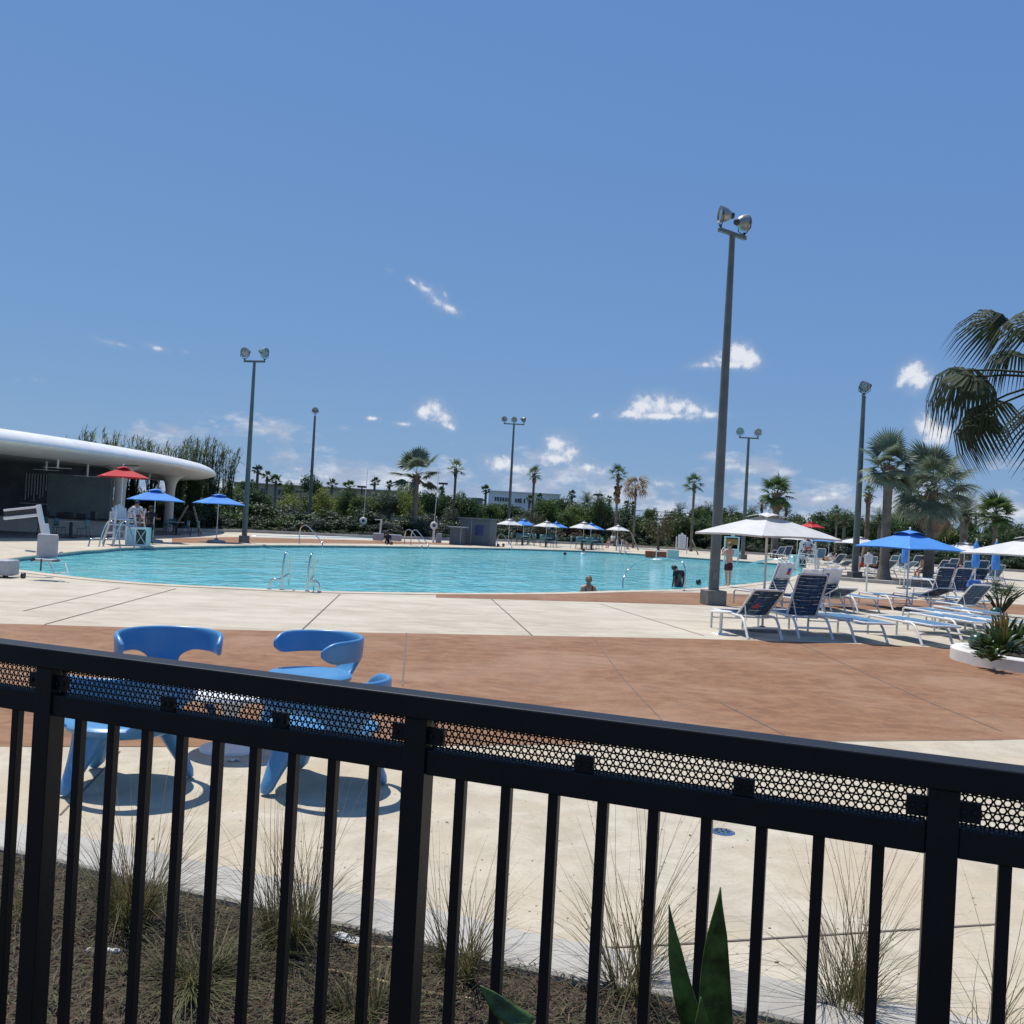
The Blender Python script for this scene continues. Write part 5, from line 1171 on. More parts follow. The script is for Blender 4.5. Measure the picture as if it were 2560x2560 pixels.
# hedge row along the far kerb
def hedge_row():
    g = 'shrubs of the far hedge'
    lab = {'leaf_dark': 'dark green shrub in the hedge behind the far deck', 'leaf_grey': 'grey-green shrub in the hedge behind the far deck', 'leaf_mid': 'fresh green shrub in the hedge behind the far deck', 'leaf_olive': 'olive shrub in the hedge behind the far deck', 'leaf_brown': 'brownish shrub in the hedge behind the far deck'}
    random.seed(9)
    for row, (off, h0, h1, st) in enumerate(((1.2, .7, 1.2, 27), (3.4, 1.3, 1.9, 32), (6.5, 1.8, 2.6, 40))):
        x = 400
        while x < 2620:
            # depth of the kerb at this column
            best = min(range(len(far_line) - 1), key=lambda i: 0 if far_line[i].x / far_line[i].y <= (x - 1280) / FPX <= far_line[i + 1].x / far_line[i + 1].y else 1)
            a, b = far_line[best], far_line[best + 1]; tt = ((x - 1280) / FPX - a.x / a.y) / max(1e-6, (b.x / b.y - a.x / a.y)); d = a.lerp(b, min(max(tt, 0), 1)).y
            d = d + off + random.uniform(-.4, .6); h = random.uniform(h0, h1)
            m = random.choice(['leaf_dark'] * 5 + ['leaf_grey'] * 3 + ['leaf_mid'] * 2 + (['leaf_brown'] if 1400 < x < 1560 else []) + (['leaf_olive'] if row == 0 else []))
            if row == 0 and 1570 < x < 1860: m = random.choice(['leaf_olive', 'leaf_mid', 'leaf_lime']); h *= .6
            if row == 0 and x < 960: h *= .62
            r = h * random.uniform(.62, .85)
            nm = {'leaf_dark': 'dark green', 'leaf_grey': 'grey-green', 'leaf_mid': 'fresh green', 'leaf_olive': 'olive', 'leaf_brown': 'brownish', 'leaf_lime': 'yellow-green'}[m]
            root = thing('shrub', nm + ' shrub in the ' + ('front', 'middle', 'back')[row] + ' far hedge row ' + landmark(x), 'shrub', (toX(x, d, .5), d, -.06), random.uniform(0, 6), g)
            c = crown_obj('shrub', random.randrange(4), m.replace('leaf_dark', 'hedge_dark').replace('leaf_grey', 'hedge_grey').replace('leaf_mid', 'hedge_mid'), root, 'foliage'); c.scale = (r * 1.25, r * 1.25, h * .62); c.location = (0, 0, h * .48)
            MB().tube([(0, 0, 0), (0.03, 0, h * .5)], [.05, .02], 5).build('stem', 'bark_grey', root)
            x += st * random.uniform(.75, 1.2)
hedge_row()

# ------------------------------------------------------------------ palms
def fan_leaf(lp, L, n, arc, droop, width, weep=0.0, seed=0, segs=4):
    """one fan frond: petiole along +X, leaflets fanned round its tip"""
    rg = random.Random(seed); mb = MB()
    pts = [Vector((lp * u, 0, lp * (.10 * math.sin(u * 1.6) - .05 * u * u))) for u in (0, .33, .66, 1)]
    mb.tube(pts, [.022, .018, .015, .012], 5)
    tip = pts[-1]
    for k in range(n):
        u = k / (n - 1) * 2 - 1; a = u * R(arc); l = L * (1 - .28 * abs(u) ** 2.2) * rg.uniform(.93, 1.05)
        d = Vector((math.cos(a), math.sin(a), .25 * (1 - abs(u)) + rg.uniform(-.06, .06))).normalized(); sd = Vector((-math.sin(a), math.cos(a), 0)); up = Vector((0, 0, 1)); vs = []
        for i in range(segs + 1):
            s = i / segs; p = tip + d * l * s * (1 - weep * .45 * s * s) + up * (-(droop * s * s + weep * max(0, s - .35) ** 1.3 * 1.5) * l + rg.uniform(-.01, .01) * l)
            w = width * (0.35 + 1.5 * s if s < .45 else 1.0 * (1 - (s - .45) / .55) ** .8) + .0008
            f = (k % 2) * .5 - .25
            vs += [p - sd * w + up * w * f, p + sd * w - up * w * f]
        mb.add(vs, [(2 * i, 2 * i + 1, 2 * i + 3, 2 * i + 2) for i in range(segs)])
    return mb
def feather_leaf(L, n, leaflet, droop, seed=0):
    rg = random.Random(seed); mb = MB(); P = [Vector((L * u * (1 - .12 * u), 0, L * (.38 * u - droop * u * u))) for u in [i / 10 for i in range(11)]]
    mb.tube(P, [.03 * (1 - .85 * i / 10) for i in range(11)], 5)
    for k in range(n):
        u = .12 + .88 * k / n; i = min(9, int(u * 10)); p = P[i].lerp(P[i + 1], u * 10 - i); dr = (P[i + 1] - P[i]).normalized(); l = leaflet * math.sin(PI * (.12 + .82 * u)) ** .6
        for sg in (-1, 1):
            d = (dr * .55 + Vector((0, sg, 0)) * .85 + Vector((0, 0, .12 + rg.uniform(-.15, .15)))).normalized(); e = p + d * l + Vector((0, 0, -l * .25)); sd = dr * .022 * L / 2
            mb.add([p - sd * .5, p + d * l * .5 - sd * .9, e, p + d * l * .5 + sd * .9], [(0, 1, 2, 3)])
    return mb
FR = {}
def frond_mesh(key, mb, m):
    if key not in FR:
        me = bpy.data.meshes.new('frond'); me.from_pydata(mb.v, [], mb.f); me.materials.append(MATS[m]); FR[key] = me
    return FR[key]
def trunk_mesh(h, r0, r1, rings=0.13, flare=1.25, lean=(0, 0), boots=0.0):
    mb = MB(); n = max(6, int(h / rings)); pts = []; rs = []
    for i in range(n + 1):
        u = i / n; pts.append((lean[0] * u * u, lean[1] * u * u, h * u)); base = r0 + (r1 - r0) * u + r0 * (flare - 1) * max(0, 1 - u * 6) ** 2
        rs.append(base * (1.0 + (.035 if i % 2 else -.03)) * (1 + boots * max(0, u - .72) * 2.2))
    return mb.tube(pts, rs, 14)
def orient(az, el, roll=0.0):
    return (Matrix.Rotation(az, 4, 'Z') @ Matrix.Rotation(-el, 4, 'Y') @ Matrix.Rotation(roll, 4, 'X'))
def palm(loc, h, label, kind='fan', m='palm_green', n=30, lp=.9, L=.9, r=.14, els=(80, -35), weep=0.0, droop=.35, seed=0, skirt=0, leaflets=26, width=.035, arc=115, name='palm_tree', group=None, trunk_m='palm_trunk', boots=.3, lean=(0, 0), flare=1.25, dead_n=0):
    rg = random.Random(seed); root = thing(name, label, 'palm tree', loc, rg.uniform(0, 6), group)
    trunk_mesh(h, r, r * .82, flare=flare, lean=lean, boots=boots).build('trunk', trunk_m, root, smooth=70)
    variants = []
    for v in range(3):
        key = (kind, m, round(lp, 2), round(L, 2), leaflets, weep, droop, arc, v, width)
        mb = fan_leaf(lp, L, leaflets, arc, droop, width, weep, seed * 7 + v) if kind == 'fan' else feather_leaf(L, leaflets, lp, droop, seed * 7 + v)
        variants.append(frond_mesh(key, mb, m))
    top = Vector((lean[0], lean[1], h))
    for k in range(n):
        u = k / max(1, n - 1); el = R(els[0] + (els[1] - els[0]) * u ** .8 + rg.uniform(-8, 8)); az = k * 2.39996 + rg.uniform(-.2, .2)
        o = bpy.data.objects.new('frond', variants[k % 3]); COL.objects.link(o); o.parent = root
        o.matrix_local = Matrix.Translation(top + Vector((0, 0, .15 * (1 - u) - .1))) @ orient(az, el, rg.uniform(-.5, .5)) @ Matrix.Scale(rg.uniform(.82, 1.1), 4)
    for k in range(dead_n):
        me = frond_mesh((kind, 'dead', round(L, 2), k % 2), fan_leaf(lp * .9, L * .85, 16, 70, .8, width * .9, .5, k) if kind == 'fan' else feather_leaf(L, leaflets, lp, droop * 1.2, k), 'palm_dead')
        o = bpy.data.objects.new('dead_frond', me); COL.objects.link(o); o.parent = root
        o.matrix_local = Matrix.Translation(top + Vector((0, 0, -.25 - skirt * rg.random()))) @ orient(k * 2.4, R(rg.uniform(-80, -45)), rg.uniform(-.4, .4)) @ Matrix.Scale(rg.uniform(.8, 1.1), 4)
    if boots:
        bt = MB()
        for k in range(16):
            a = k * 2.4; z = h - .08 - .05 * k * (h / 6 if h < 6 else 1); bt.bar((math.cos(a) * r * .8, math.sin(a) * r * .8, z - .12), (math.cos(a) * r * 1.7, math.sin(a) * r * 1.7, z + .18), .09 * r / .14, .03)
        o = bt.build('leaf_bases', 'palm_boot', root); o.matrix_local = Matrix.Translation((lean[0], lean[1], 0)); o['kind'] = 'stuff'
    return root
def palm_px(x, top_y, w, d, label, base_z=-.05, crown_mid=None, **kw):
    """crown centre at picture (x, top_y), crown width w pixels"""
    p = at(x, top_y, d); R_ = w / FPX * d / 2; h = max(.8, p.z - base_z)
    kw.setdefault('lp', R_ * .55); kw.setdefault('L', R_ * .60); kw.setdefault('r', max(.10, R_ * .11)); kw.setdefault('width', R_ * .03)
    return palm((p.x, p.y, base_z), h, label, **kw)
gf = 'fan palms beyond the far deck'
# silver palms and palms that stand near
palm_px(1042, 1186, 138, 84, 'large silver fan palm on the far side between the ring buoys', m='palm_silver', n=12, leaflets=26, els=(78, -42), droop=.22, seed=3, width=.11, lp=1.25, L=1.35, arc=110, boots=.5, r=.26)
i1, i2, i3 = toX(2208, 45, 0), toX(2318, 46.5, 0), toX(2345, 50, 0)
palm((i1, 45, .08), at(2216, 1163, 45).z - .08, 'silver fan palm with the thickest trunk, on the island left of its twin', m='palm_silver', n=18, lp=.80, L=.95, r=.23, leaflets=34, width=.045, els=(80, -55), droop=.30, seed=5, boots=.5, flare=1.75, arc=120)
palm((i2, 46.5, .0), at(2325, 1212, 46.5).z, 'shorter silver fan palm right of the thickest-trunked one', m='palm_silver', n=22, lp=1.25, L=1.15, r=.21, leaflets=32, width=.055, els=(82, -55), droop=.38, seed=6, boots=.6, flare=1.3, arc=120)
palm((i3, 51, .0), at(2365, 1232, 51).z, 'silver fan palm half hidden behind the other two', m='palm_silver', n=22, lp=1.35, L=1.25, r=.19, leaflets=30, width=.04, els=(80, -40), droop=.45, seed=8, boots=.6, dead_n=6)
palm_px(2412, 1290, 120, 62, 'date palm right of the silver palms', kind='feather', m='palm_silver', n=34, L=1.9, lp=.5, leaflets=24, droop=.45, els=(80, -15), seed=9, r=.26, boots=.4)
palm_px(2490, 1285, 110, 60, 'dark fan palm at the right edge under the hanging fronds', n=28, seed=10, m='palm_green')
# dark weeping palm that hangs in from the right edge
px_ = at(2640, 940, 13.0)
palm((px_.x, 13.0, 0), px_.z, 'dark weeping fan palm hanging into view from the right edge', m='palm_dark', n=15, lp=1.1, L=.85, r=.16, leaflets=36, width=.021, els=(50, -32), weep=.95, droop=.25, seed=14, boots=.4, arc=130)
# tall thin fan palms
palm_px(1140, 1172, 52, 92, 'tall fan palm with a bright green tuft above the grey booth', m='palm_lime', n=13, seed=11, els=(80, -30), leaflets=16, group=gf, r=0.13, boots=.3, trunk_m='palm_boot')
palm_px(1336, 1184, 46, 95, 'tall dark-trunked fan palm right of the white office building', n=13, seed=12, leaflets=16, group=gf, r=0.13, trunk_m='palm_boot', dead_n=4)
palm_px(1546, 1186, 58, 96, 'tall fan palm with a shaggy brown skirt', n=14, seed=13, leaflets=16, group=gf, r=0.12, dead_n=22, skirt=2.2)
palm_px(1590, 1222, 78, 92, 'dead fan palm with bare drooping brown fronds', m='palm_dead', n=16, seed=15, leaflets=12, group=gf, r=0.10, weep=.8, els=(75, -20))
palm_px(1736, 1210, 60, 92, 'tall fan palm left of the tallest pole', n=13, seed=16, leaflets=18, group=gf, r=0.13)
palm_px(1943, 1232, 94, 84, 'full round-headed palm above the large white umbrella', n=26, seed=17, leaflets=20, group=gf, r=0.30, boots=.5, els=(85, -50), dead_n=6)
palm_px(1905, 1262, 34, 100, 'small brown-tipped palm left of the round-headed palm', n=16, seed=18, leaflets=12, group=gf, m='palm_dead')
palm_px(1966, 1272, 34, 98, 'small dark palm right of the round-headed palm', n=18, seed=19, leaflets=12, group=gf)
palm_px(2093, 1280, 42, 86, 'fan palm left of the palm-side light pole', n=14, seed=20, leaflets=14, group=gf); palm_px(2172, 1232, 44, 78, 'slim green fan palm just right of the palm-side light pole', m='palm_lime', n=13, seed=21, leaflets=16, group=gf, r=.2, trunk_m='palm_boot')
palm_px(2112, 1300, 46, 92, 'feathery palm behind the palm-side light pole', kind='feather', n=20, L=1.3, lp=.4, leaflets=16, seed=22, r=.18, group=gf); palm_px(2200, 1296, 44, 90, 'feathery palm behind the first thick trunk', kind='feather', n=20, L=1.4, lp=.4, leaflets=16, seed=23, r=.18, group=gf)
palm_px(1467, 1256, 50, 112, 'date palm left of its twin above the far umbrellas', kind='feather', n=30, L=1.5, lp=.4, leaflets=16, seed=24, r=.25, group=gf, els=(80, -20)); palm_px(1500, 1262, 60, 110, 'dark date palm by the thin lamp post', kind='feather', n=30, L=1.7, lp=.4, leaflets=16, seed=25, r=.25, group=gf, els=(80, -20), m='palm_dark')
for x, y, w, lab in ((645, 1176, 26, 'thin palm right of the two-lamp pole, taller of the pair'), (668, 1192, 30, 'thin palm right of the two-lamp pole, shorter of the pair'), (690, 1202, 32, 'palm in front of the beige hotel roof'), (830, 1212, 30, 'small palm above the yellow-green tree'), (874, 1218, 36, 'round palm right of the yellow-green trees'), (937, 1206, 26, 'thin palm left of the silver palm'), (974, 1212, 20, 'tiny palm beside the silver palm fronds'), (1104, 1228, 22, 'small palm by the lamp post near the grey booth'), (1215, 1226, 24, 'palm at the left end of the white office building'),
                     (1324, 1250, 22, 'small palm left of the dark-trunked palm'), (1348, 1246, 22, 'small palm right of the dark-trunked palm'), (1430, 1238, 24, 'thin palm between the dark tree and date palms'), (1524, 1248, 18, 'tiny palm left of the shaggy palm'), (1568, 1262, 22, 'small palm right of the shaggy palm trunk'), (1583, 1264, 20, 'small palm behind the dead palm'), (2440, 1290, 22, 'tiny far palm by the right edge')):
    palm_px(x, y, w * 1.15, 135, lab, n=11, seed=int(x), leaflets=10, group='small distant palms', boots=0, r=.2, width=.09)
for x, y, w, lab in ((1700, 1280, 44, 'arching dark palm beyond the rules sign'), (1770, 1278, 46, 'arching dark palm just left of the tallest pole'), (1745, 1284, 36, 'low arching palm at the foot of the tall fan palm'), (1830, 1284, 40, 'arching dark palm just right of the tallest pole'), (1880, 1284, 40, 'arching palm right of the small two-lamp pole')):
    palm_px(x, y, w, 108, lab, kind='feather', n=11, L=w / FPX * 108 * .62, lp=.7, leaflets=14, droop=.6, m='palm_dark', seed=int(x), r=.15, els=(80, 20), boots=0, group='arching palms in the far trees')
# reed / bamboo clumps behind the bar roof
def reeds(x, d, top_y, w, n, label, seed):
    rg = random.Random(seed); X = toX(x, d, 4); H = at(x, top_y, d).z; W = w / FPX * d / 2; root = thing('bamboo_clump', label, 'bamboo', (X, d, -.05), 0, 'bamboo clumps behind the bar')
    st = MB(); lf = MB()
    for _ in range(n):
        a = rg.uniform(0, 2 * PI); r0 = W * .5 * rg.random(); h = H * rg.uniform(.84, 1.03); lean = Vector((math.cos(a), math.sin(a), 0)) * W * rg.uniform(.2, .8); b = Vector((math.cos(a) * r0, math.sin(a) * r0, 0)); tipd = Vector((rg.uniform(.3, 1.0), rg.uniform(-.3, .3), 0)) * rg.uniform(.15, .55)
        P = [b + lean * (u ** 2) + Vector((0, 0, h * (u - .06 * u ** 6))) + tipd * max(0, u - .82) * 5.5 * .35 - Vector((0, 0, max(0, u - .9) * 2.2)) for u in [i / 9 for i in range(10)]]
        st.tube(P, [.04 * (1 - .75 * i / 9) for i in range(10)], 4)
        for k in range(30):
            u = .25 + .75 * rg.random(); i = min(8, int(u * 9)); p = P[i].lerp(P[i + 1], u * 9 - i); d_ = Vector((rg.gauss(.15, .45), rg.gauss(0, .45), rg.gauss(.75, .45))).normalized(); l = rg.uniform(.35, .95); s = Vector((-d_.y, d_.x, .1)).normalized() * .035
            lf.add([p, p + d_ * l * .5 + s, p + d_ * l - Vector((-.10, 0, .12)), p + d_ * l * .5 - s], [(0, 1, 2, 3)])
    st.build('canes', 'reed_green', root); lf.build('leaves', 'reed_green', root); return root
for k, (x, y, w, n) in enumerate(((172, 1072, 24, 5), (212, 1055, 44, 22), (278, 1066, 60, 30), (330, 1078, 60, 30), (385, 1092, 60, 32), (440, 1092, 70, 36), (485, 1078, 70, 40), (530, 1084, 70, 36), (570, 1108, 50, 20))):
    reeds(x, 76 + (k % 3) * 2, y, w, n, 'tall bamboo clump behind the bar, ' + ('first from the left edge', 'second from the left edge', 'third from the left edge', 'fourth from the left edge', 'fifth from the left edge', 'fifth from the two-lamp pole'[:0] + 'fourth from the two-lamp pole', 'third from the two-lamp pole', 'second from the two-lamp pole', 'nearest the two-lamp pole')[k], 40 + k)
# trunk props (timber braces)
mat('timber', (0.34, 0.28, 0.20), 0.8, 0.2)
for (x0, y0, x1, y1, d, lab) in ((446, 1304, 470, 1264, 60, 'leaning timber tree brace left of the palm behind the blue umbrella'), (494, 1305, 484, 1266, 60, 'leaning timber tree brace right of the palm behind the blue umbrella'), (1321, 1356, 1334, 1310, 82, 'slanted pale timber brace among the far umbrellas'), (1592, 1366, 1577, 1330, 84, 'slanted timber brace at the dead palm'), (2152, 1405, 2160, 1366, 62, 'slanted timber brace right of the palm-side light pole'), (1740, 1373, 1730, 1348, 80, 'slanted timber brace right of the rules sign beyond the water')):
    a, b = at(x0, y0, d), at(x1, y1, d); k_ = a.z / max(.3, (b.z - a.z)); a2 = a + (a - b) * max(0, k_); o = MB().bar((0, 0, 0), b - a2, .09, .09).build('tree_brace', 'timber'); o.location = a2; tag(o, lab, 'timber brace', 'timber braces of young palms')
# thin lamp posts among the trees
for x, y, lab in ((905, 1219, 'thin dark street lamp left of the silver palm'), (1108, 1211, 'thin dark street lamp left of the tall bright palm'), (1495, 1239, 'thin dark street lamp by the date palms'), (643, 1172, 'thin dark street lamp in front of the hotel')):
    p = at(x, y, 130); r = thing('street_lamp', lab, 'street lamp', (p.x, 130, 0), 0, 'street lamps behind the trees'); MB().tube([(0, 0, 0), (0, 0, p.z)], .09, 6).build('post', 'dark_grey', r); MB().box((0, 0, p.z + .1), (1.2, .6, .25)).build('lamp_head', 'dark_grey', r)

# ------------------------------------------------------------------ plants of the right planter
mat('brom_green', (0.05, 0.085, 0.020), 0.4, 0.4, 5, trans=.2); mat('brom_yellow', (0.33, 0.20, 0.03), 0.5, 0.3, 6); mat('ball_green', (0.012, 0.075, 0.050), 0.35, 0.2, 20)
def spiky(loc, n, L, label, seed, flower=False):
    rg = random.Random(seed); r = thing('spiky_plant', label, 'plant', loc, 0, 'spiky plants in the round planter'); 
    for k in range(n):
        a = k * 2.4 + rg.uniform(-.2, .2); el = rg.uniform(.45, 1.35); l = L * rg.uniform(.6, 1.1); d = Vector((math.cos(a) * math.cos(el), math.sin(a) * math.cos(el), math.sin(el))); sd = Vector((-math.sin(a), math.cos(a), 0)); vs = []
        for i in range(6):
            u = i / 5; p = d * l * u + Vector((0, 0, -.30 * l * u * u)); w = .032 * math.sin(PI * (.15 + .85 * (1 - u))) ** .7 + .001; vs += [p - sd * w + Vector((0, 0, w * .4)), p, p + sd * w + Vector((0, 0, w * .4))]
        mb = MB().add(vs, [(3 * i + j, 3 * i + j + 1, 3 * i + j + 4, 3 * i + j + 3) for i in range(5) for j in range(2)]); mb.build('leaf', 'brom_green', r, smooth=60)
    if flower:
        for k in range(3): MB().tube([(0.05 * k, 0, .1), (0.05 * k, .02, L * .8), (0.05 * k - .03, 0, L * .95)], [.012, .02, .004], 6).build('flower_spike', 'brom_yellow', r)
    return r
for k, (dx, dy, n, L, fl) in enumerate(((2462, 1636, 34, .45, False), (2478, 1655, 30, .36, False), (2480, 1622, 40, .62, True), (2500, 1640, 40, .75, True), (2505, 1618, 36, .8, False), (2530, 1630, 36, .8, False), (2455, 1648, 16, .22, False))):
    spiky(G(dx, dy, .14), n, L, ('spiky green plant nearest the green ball', 'low spiky plant at the front of the white planter', 'tall spiky plant with yellow spikes behind the green ball', 'tall spiky plant with yellow spikes at the right edge', 'tall spiky plant at the back of the white planter', 'spiky plant partly past the right edge', 'smallest spiky tuft at the planter rim')[k], 60 + k, fl)
for loc, rr, lab in ((G(2443, 1626, .14), .145, 'large dark green ball in the white planter'), ((toX(2489, 26, .15), 26, 0), .15, 'dark green ball on the deck near the right edge')):
    mb = MB().sphere((0, 0, rr * .97), rr, 22, 14); 
    o = mb.build('garden_ball', 'ball_green', smooth=60); o.location = loc; tag(o, lab, 'garden ball', 'dark green garden balls')
# sparse bare plant at the right edge
tw = thing('bare_shrub', 'dark bare-stemmed shrub above the second green ball at the right edge', 'shrub', (toX(2500, 27, 0), 27, 0)); mb = MB(); rg = random.Random(4)
for k in range(12): a = rg.uniform(0, 6.28); mb.tube([(0, 0, 0), (math.cos(a) * .35, math.sin(a) * .35, .5), (math.cos(a) * .9, math.sin(a) * .9, .65 + rg.random() * .4)], [.03, .022, .006], 5)
mb.build('stems', 'palm_dark', tw); c = crown_obj('airy', 1, 'leaf_dark', tw, 'foliage'); c.scale = (.5, .5, .35); c.location = (.1, 0, .7)

# ------------------------------------------------------------------ buildings behind the trees
mat('hotel_beige', (0.42, 0.34, 0.22), 0.8, 0.08, .2); mat('hotel_trim', (0.5, 0.4, 0.32), 0.8, 0.08); mat('win_dark', (0.035, 0.045, 0.06), 0.2, 0.2); mat('office_white', (0.78, 0.78, 0.76), 0.6, 0.05, .2); mat('office_grey', (0.22, 0.24, 0.26), 0.7, .1)
def facade(name, label, x0, x1, top_y, d, m, wins, trim=None, bottom=0.0, depth=12):
    p0, p1 = at(x0, top_y, d), at(x1, top_y + (x1 - x0) * .055, d); zt = (p0.z + p1.z) / 2; r = thing(name, label, 'building', ((p0.x + p1.x) / 2, d, 0)); W = p1.x - p0.x
    MB().box((0, depth / 2, zt / 2), (W, depth, zt)).build('wall', m, r); MB().box((0, depth / 2 - .15, zt + .15), (W + .5, depth + .5, .3)).build('roof_edge', trim or m, r)
    for (cx, cy, w, h) in wins:
        q = at(cx, cy, d) - r.location; ww, hh = w / FPX * d, h / FPX * d
        f = MB().box((q.x, -.04, q.z), (ww + .3, .10, hh + .3)).build('window', trim or m, r); MB().box((q.x, -.10, q.z), (ww, .06, hh)).build('pane', 'win_dark', f)
        if w > 5: MB().box((q.x, -.14, q.z), (.12, .05, hh)).build('mullion', trim or m, f)
    return r
wins = [(x, 1228 + (x - 660) * .055, 17, 13) for x in (615, 660, 703, 748, 793)] + [(x, 1254 + (x - 660) * .055, 20, 18) for x in (612, 662, 706)]
ht = facade('hotel_building', 'beige hotel with small windows behind the trees on the left', 585, 1000, 1207, 250, 'hotel_beige', wins, 'hotel_trim')
for x in (615, 662, 706): q = at(x, 1241 + (x - 660) * .055, 250) - ht.location; MB().box((q.x, -.4, q.z), (3.0, .8, .35)).build('balcony_ledge', 'hotel_trim', ht)
facade('beige_tower', 'pale beige tower behind the grey booth', 1137, 1172, 1247, 160, 'hotel_beige', [(1142, 1270, 5, 26), (1166, 1272, 5, 26)], 'office_white'); facade('grey_block', 'grey block right of the beige tower', 1174, 1202, 1248, 165, 'office_grey', [], None)
wins = [(x, 1248 + (x - 1250) * .085, 11, 10) for x in (1242, 1255, 1268, 1293)] + [(x, 1252 + (x - 1300) * .055, 4, 11) for x in (1302, 1311)] + [(x, 1252 + (x - 1350) * .055, 14, 5) for x in (1360, 1378)]
facade('office_building', 'white office building with a row of large windows behind the palms', 1222, 1400, 1228, 300, 'office_white', wins, 'office_white'); facade('office_wing', 'grey lower wing below the white office building', 1246, 1300, 1266, 280, 'office_grey', [(1258, 1275, 6, 6)], None)
facade('distant_building', 'pale building glimpsed between the thick palm trunks', 2226, 2300, 1290, 220, 'office_white', [(x, 1305 + k * 14, 8, 6) for x in (2236, 2250, 2264, 2285) for k in range(2)], 'office_grey')
br = thing('footbridge', 'pale footbridge railing crossing behind the trees left of the tallest pole', 'bridge', at(1660, 1300, 140) * 1.0); br.location.z = 0; q = at(1660, 1298, 140).z
MB().box((0, 0, q), (16, 1.5, .35)).build('deck', 'office_white', br); MB().box((0, -.7, q + 1.0), (16, .12, .12)).build('handrail', 'office_white', br)
for k in range(3): MB().box((-6 + 6 * k, 0, q / 2), (.5, .5, q)).build('pier', 'office_white', br)
# ------------------------------------------------------------------ people
mat('skin_tan', (0.45, 0.24, 0.15), 0.5, 0.08, 12); mat('skin_fair', (0.55, 0.33, 0.23), 0.5, 0.08, 12); mat('skin_deep', (0.12, 0.06, 0.04), 0.5, 0.08, 12)
mat('hair_dark', (0.018, 0.014, 0.012), 0.45, 0.3, 30); mat('hair_blond', (0.20, 0.13, 0.06), 0.5, 0.3, 30); mat('cloth_burgundy', (0.075, 0.008, 0.022), 0.8, 0.2, 20); mat('cloth_black', (0.010, 0.010, 0.014), 0.8, 0.3, 20); mat('cloth_white', (0.66, 0.68, 0.72), 0.8, 0.06, 20)
mat('cloth_red', (0.42, 0.02, 0.025), 0.8, 0.15, 20); mat('cloth_orange', (0.62, 0.12, 0.06), 0.8, 0.15, 20); mat('cloth_navy', (0.02, 0.04, 0.12), 0.8, 0.2, 20)
BASE = dict(pelvis=(0, 0, .95), waist=(0, 0, 1.10), chest=(0, 0, 1.32), neck=(0, 0, 1.47), head=(0, -.015, 1.585), crown=(0, -.005, 1.685),
            sl=(-.185, 0, 1.40), el=(-.24, .02, 1.12), wl=(-.25, -.03, .87), hl=(-.25, -.05, .79), sr=(.185, 0, 1.40), er=(.24, .02, 1.12), wr=(.25, -.03, .87), hr=(.25, -.05, .79),
            pl=(-.095, 0, .90), kl=(-.11, -.02, .50), al=(-.115, .02, .09), tl=(-.125, -.15, .035), pr=(.095, 0, .90), kr=(.11, -.02, .50), ar=(.115, .02, .09), tr=(.125, -.15, .035))
RAD = dict(pelvis=(.155, .115), waist=(.135, .10), chest=(.165, .115), neck=(.056, .056), head=(.082, .095), crown=(.062, .07), sl=(.066, .066), el=(.044, .044), wl=(.031, .026), hl=(.036, .020), sr=(.066, .066), er=(.044, .044), wr=(.031, .026), hr=(.036, .020),
           pl=(.092, .092), kl=(.060, .060), al=(.041, .041), tl=(.040, .026), pr=(.092, .092), kr=(.060, .060), ar=(.041, .041), tr=(.040, .026))
EDG = [('pelvis', 'waist'), ('waist', 'chest'), ('chest', 'neck'), ('neck', 'head'), ('head', 'crown'), ('chest', 'sl'), ('sl', 'el'), ('el', 'wl'), ('wl', 'hl'), ('chest', 'sr'), ('sr', 'er'), ('er', 'wr'), ('wr', 'hr'),
       ('pelvis', 'pl'), ('pl', 'kl'), ('kl', 'al'), ('al', 'tl'), ('pelvis', 'pr'), ('pr', 'kr'), ('kr', 'ar'), ('ar', 'tr')]
def skin(name, verts, edges, rad, material, parent, levels=1, root=0):
    me = bpy.data.meshes.new(name); me.from_pydata([tuple(v) for v in verts], edges, []); me.materials.append(MATS[material])
    o = bpy.data.objects.new(name, me); COL.objects.link(o); o.parent = parent
    sk = o.modifiers.new('skin', 'SKIN'); sk.use_smooth_shade = True
    for i, r in enumerate(rad): me.skin_vertices[0].data[i].radius = r; me.skin_vertices[0].data[i].use_root = (i == root)
    s = o.modifiers.new('sub', 'SUBSURF'); s.levels = levels; s.render_levels = levels
    return o
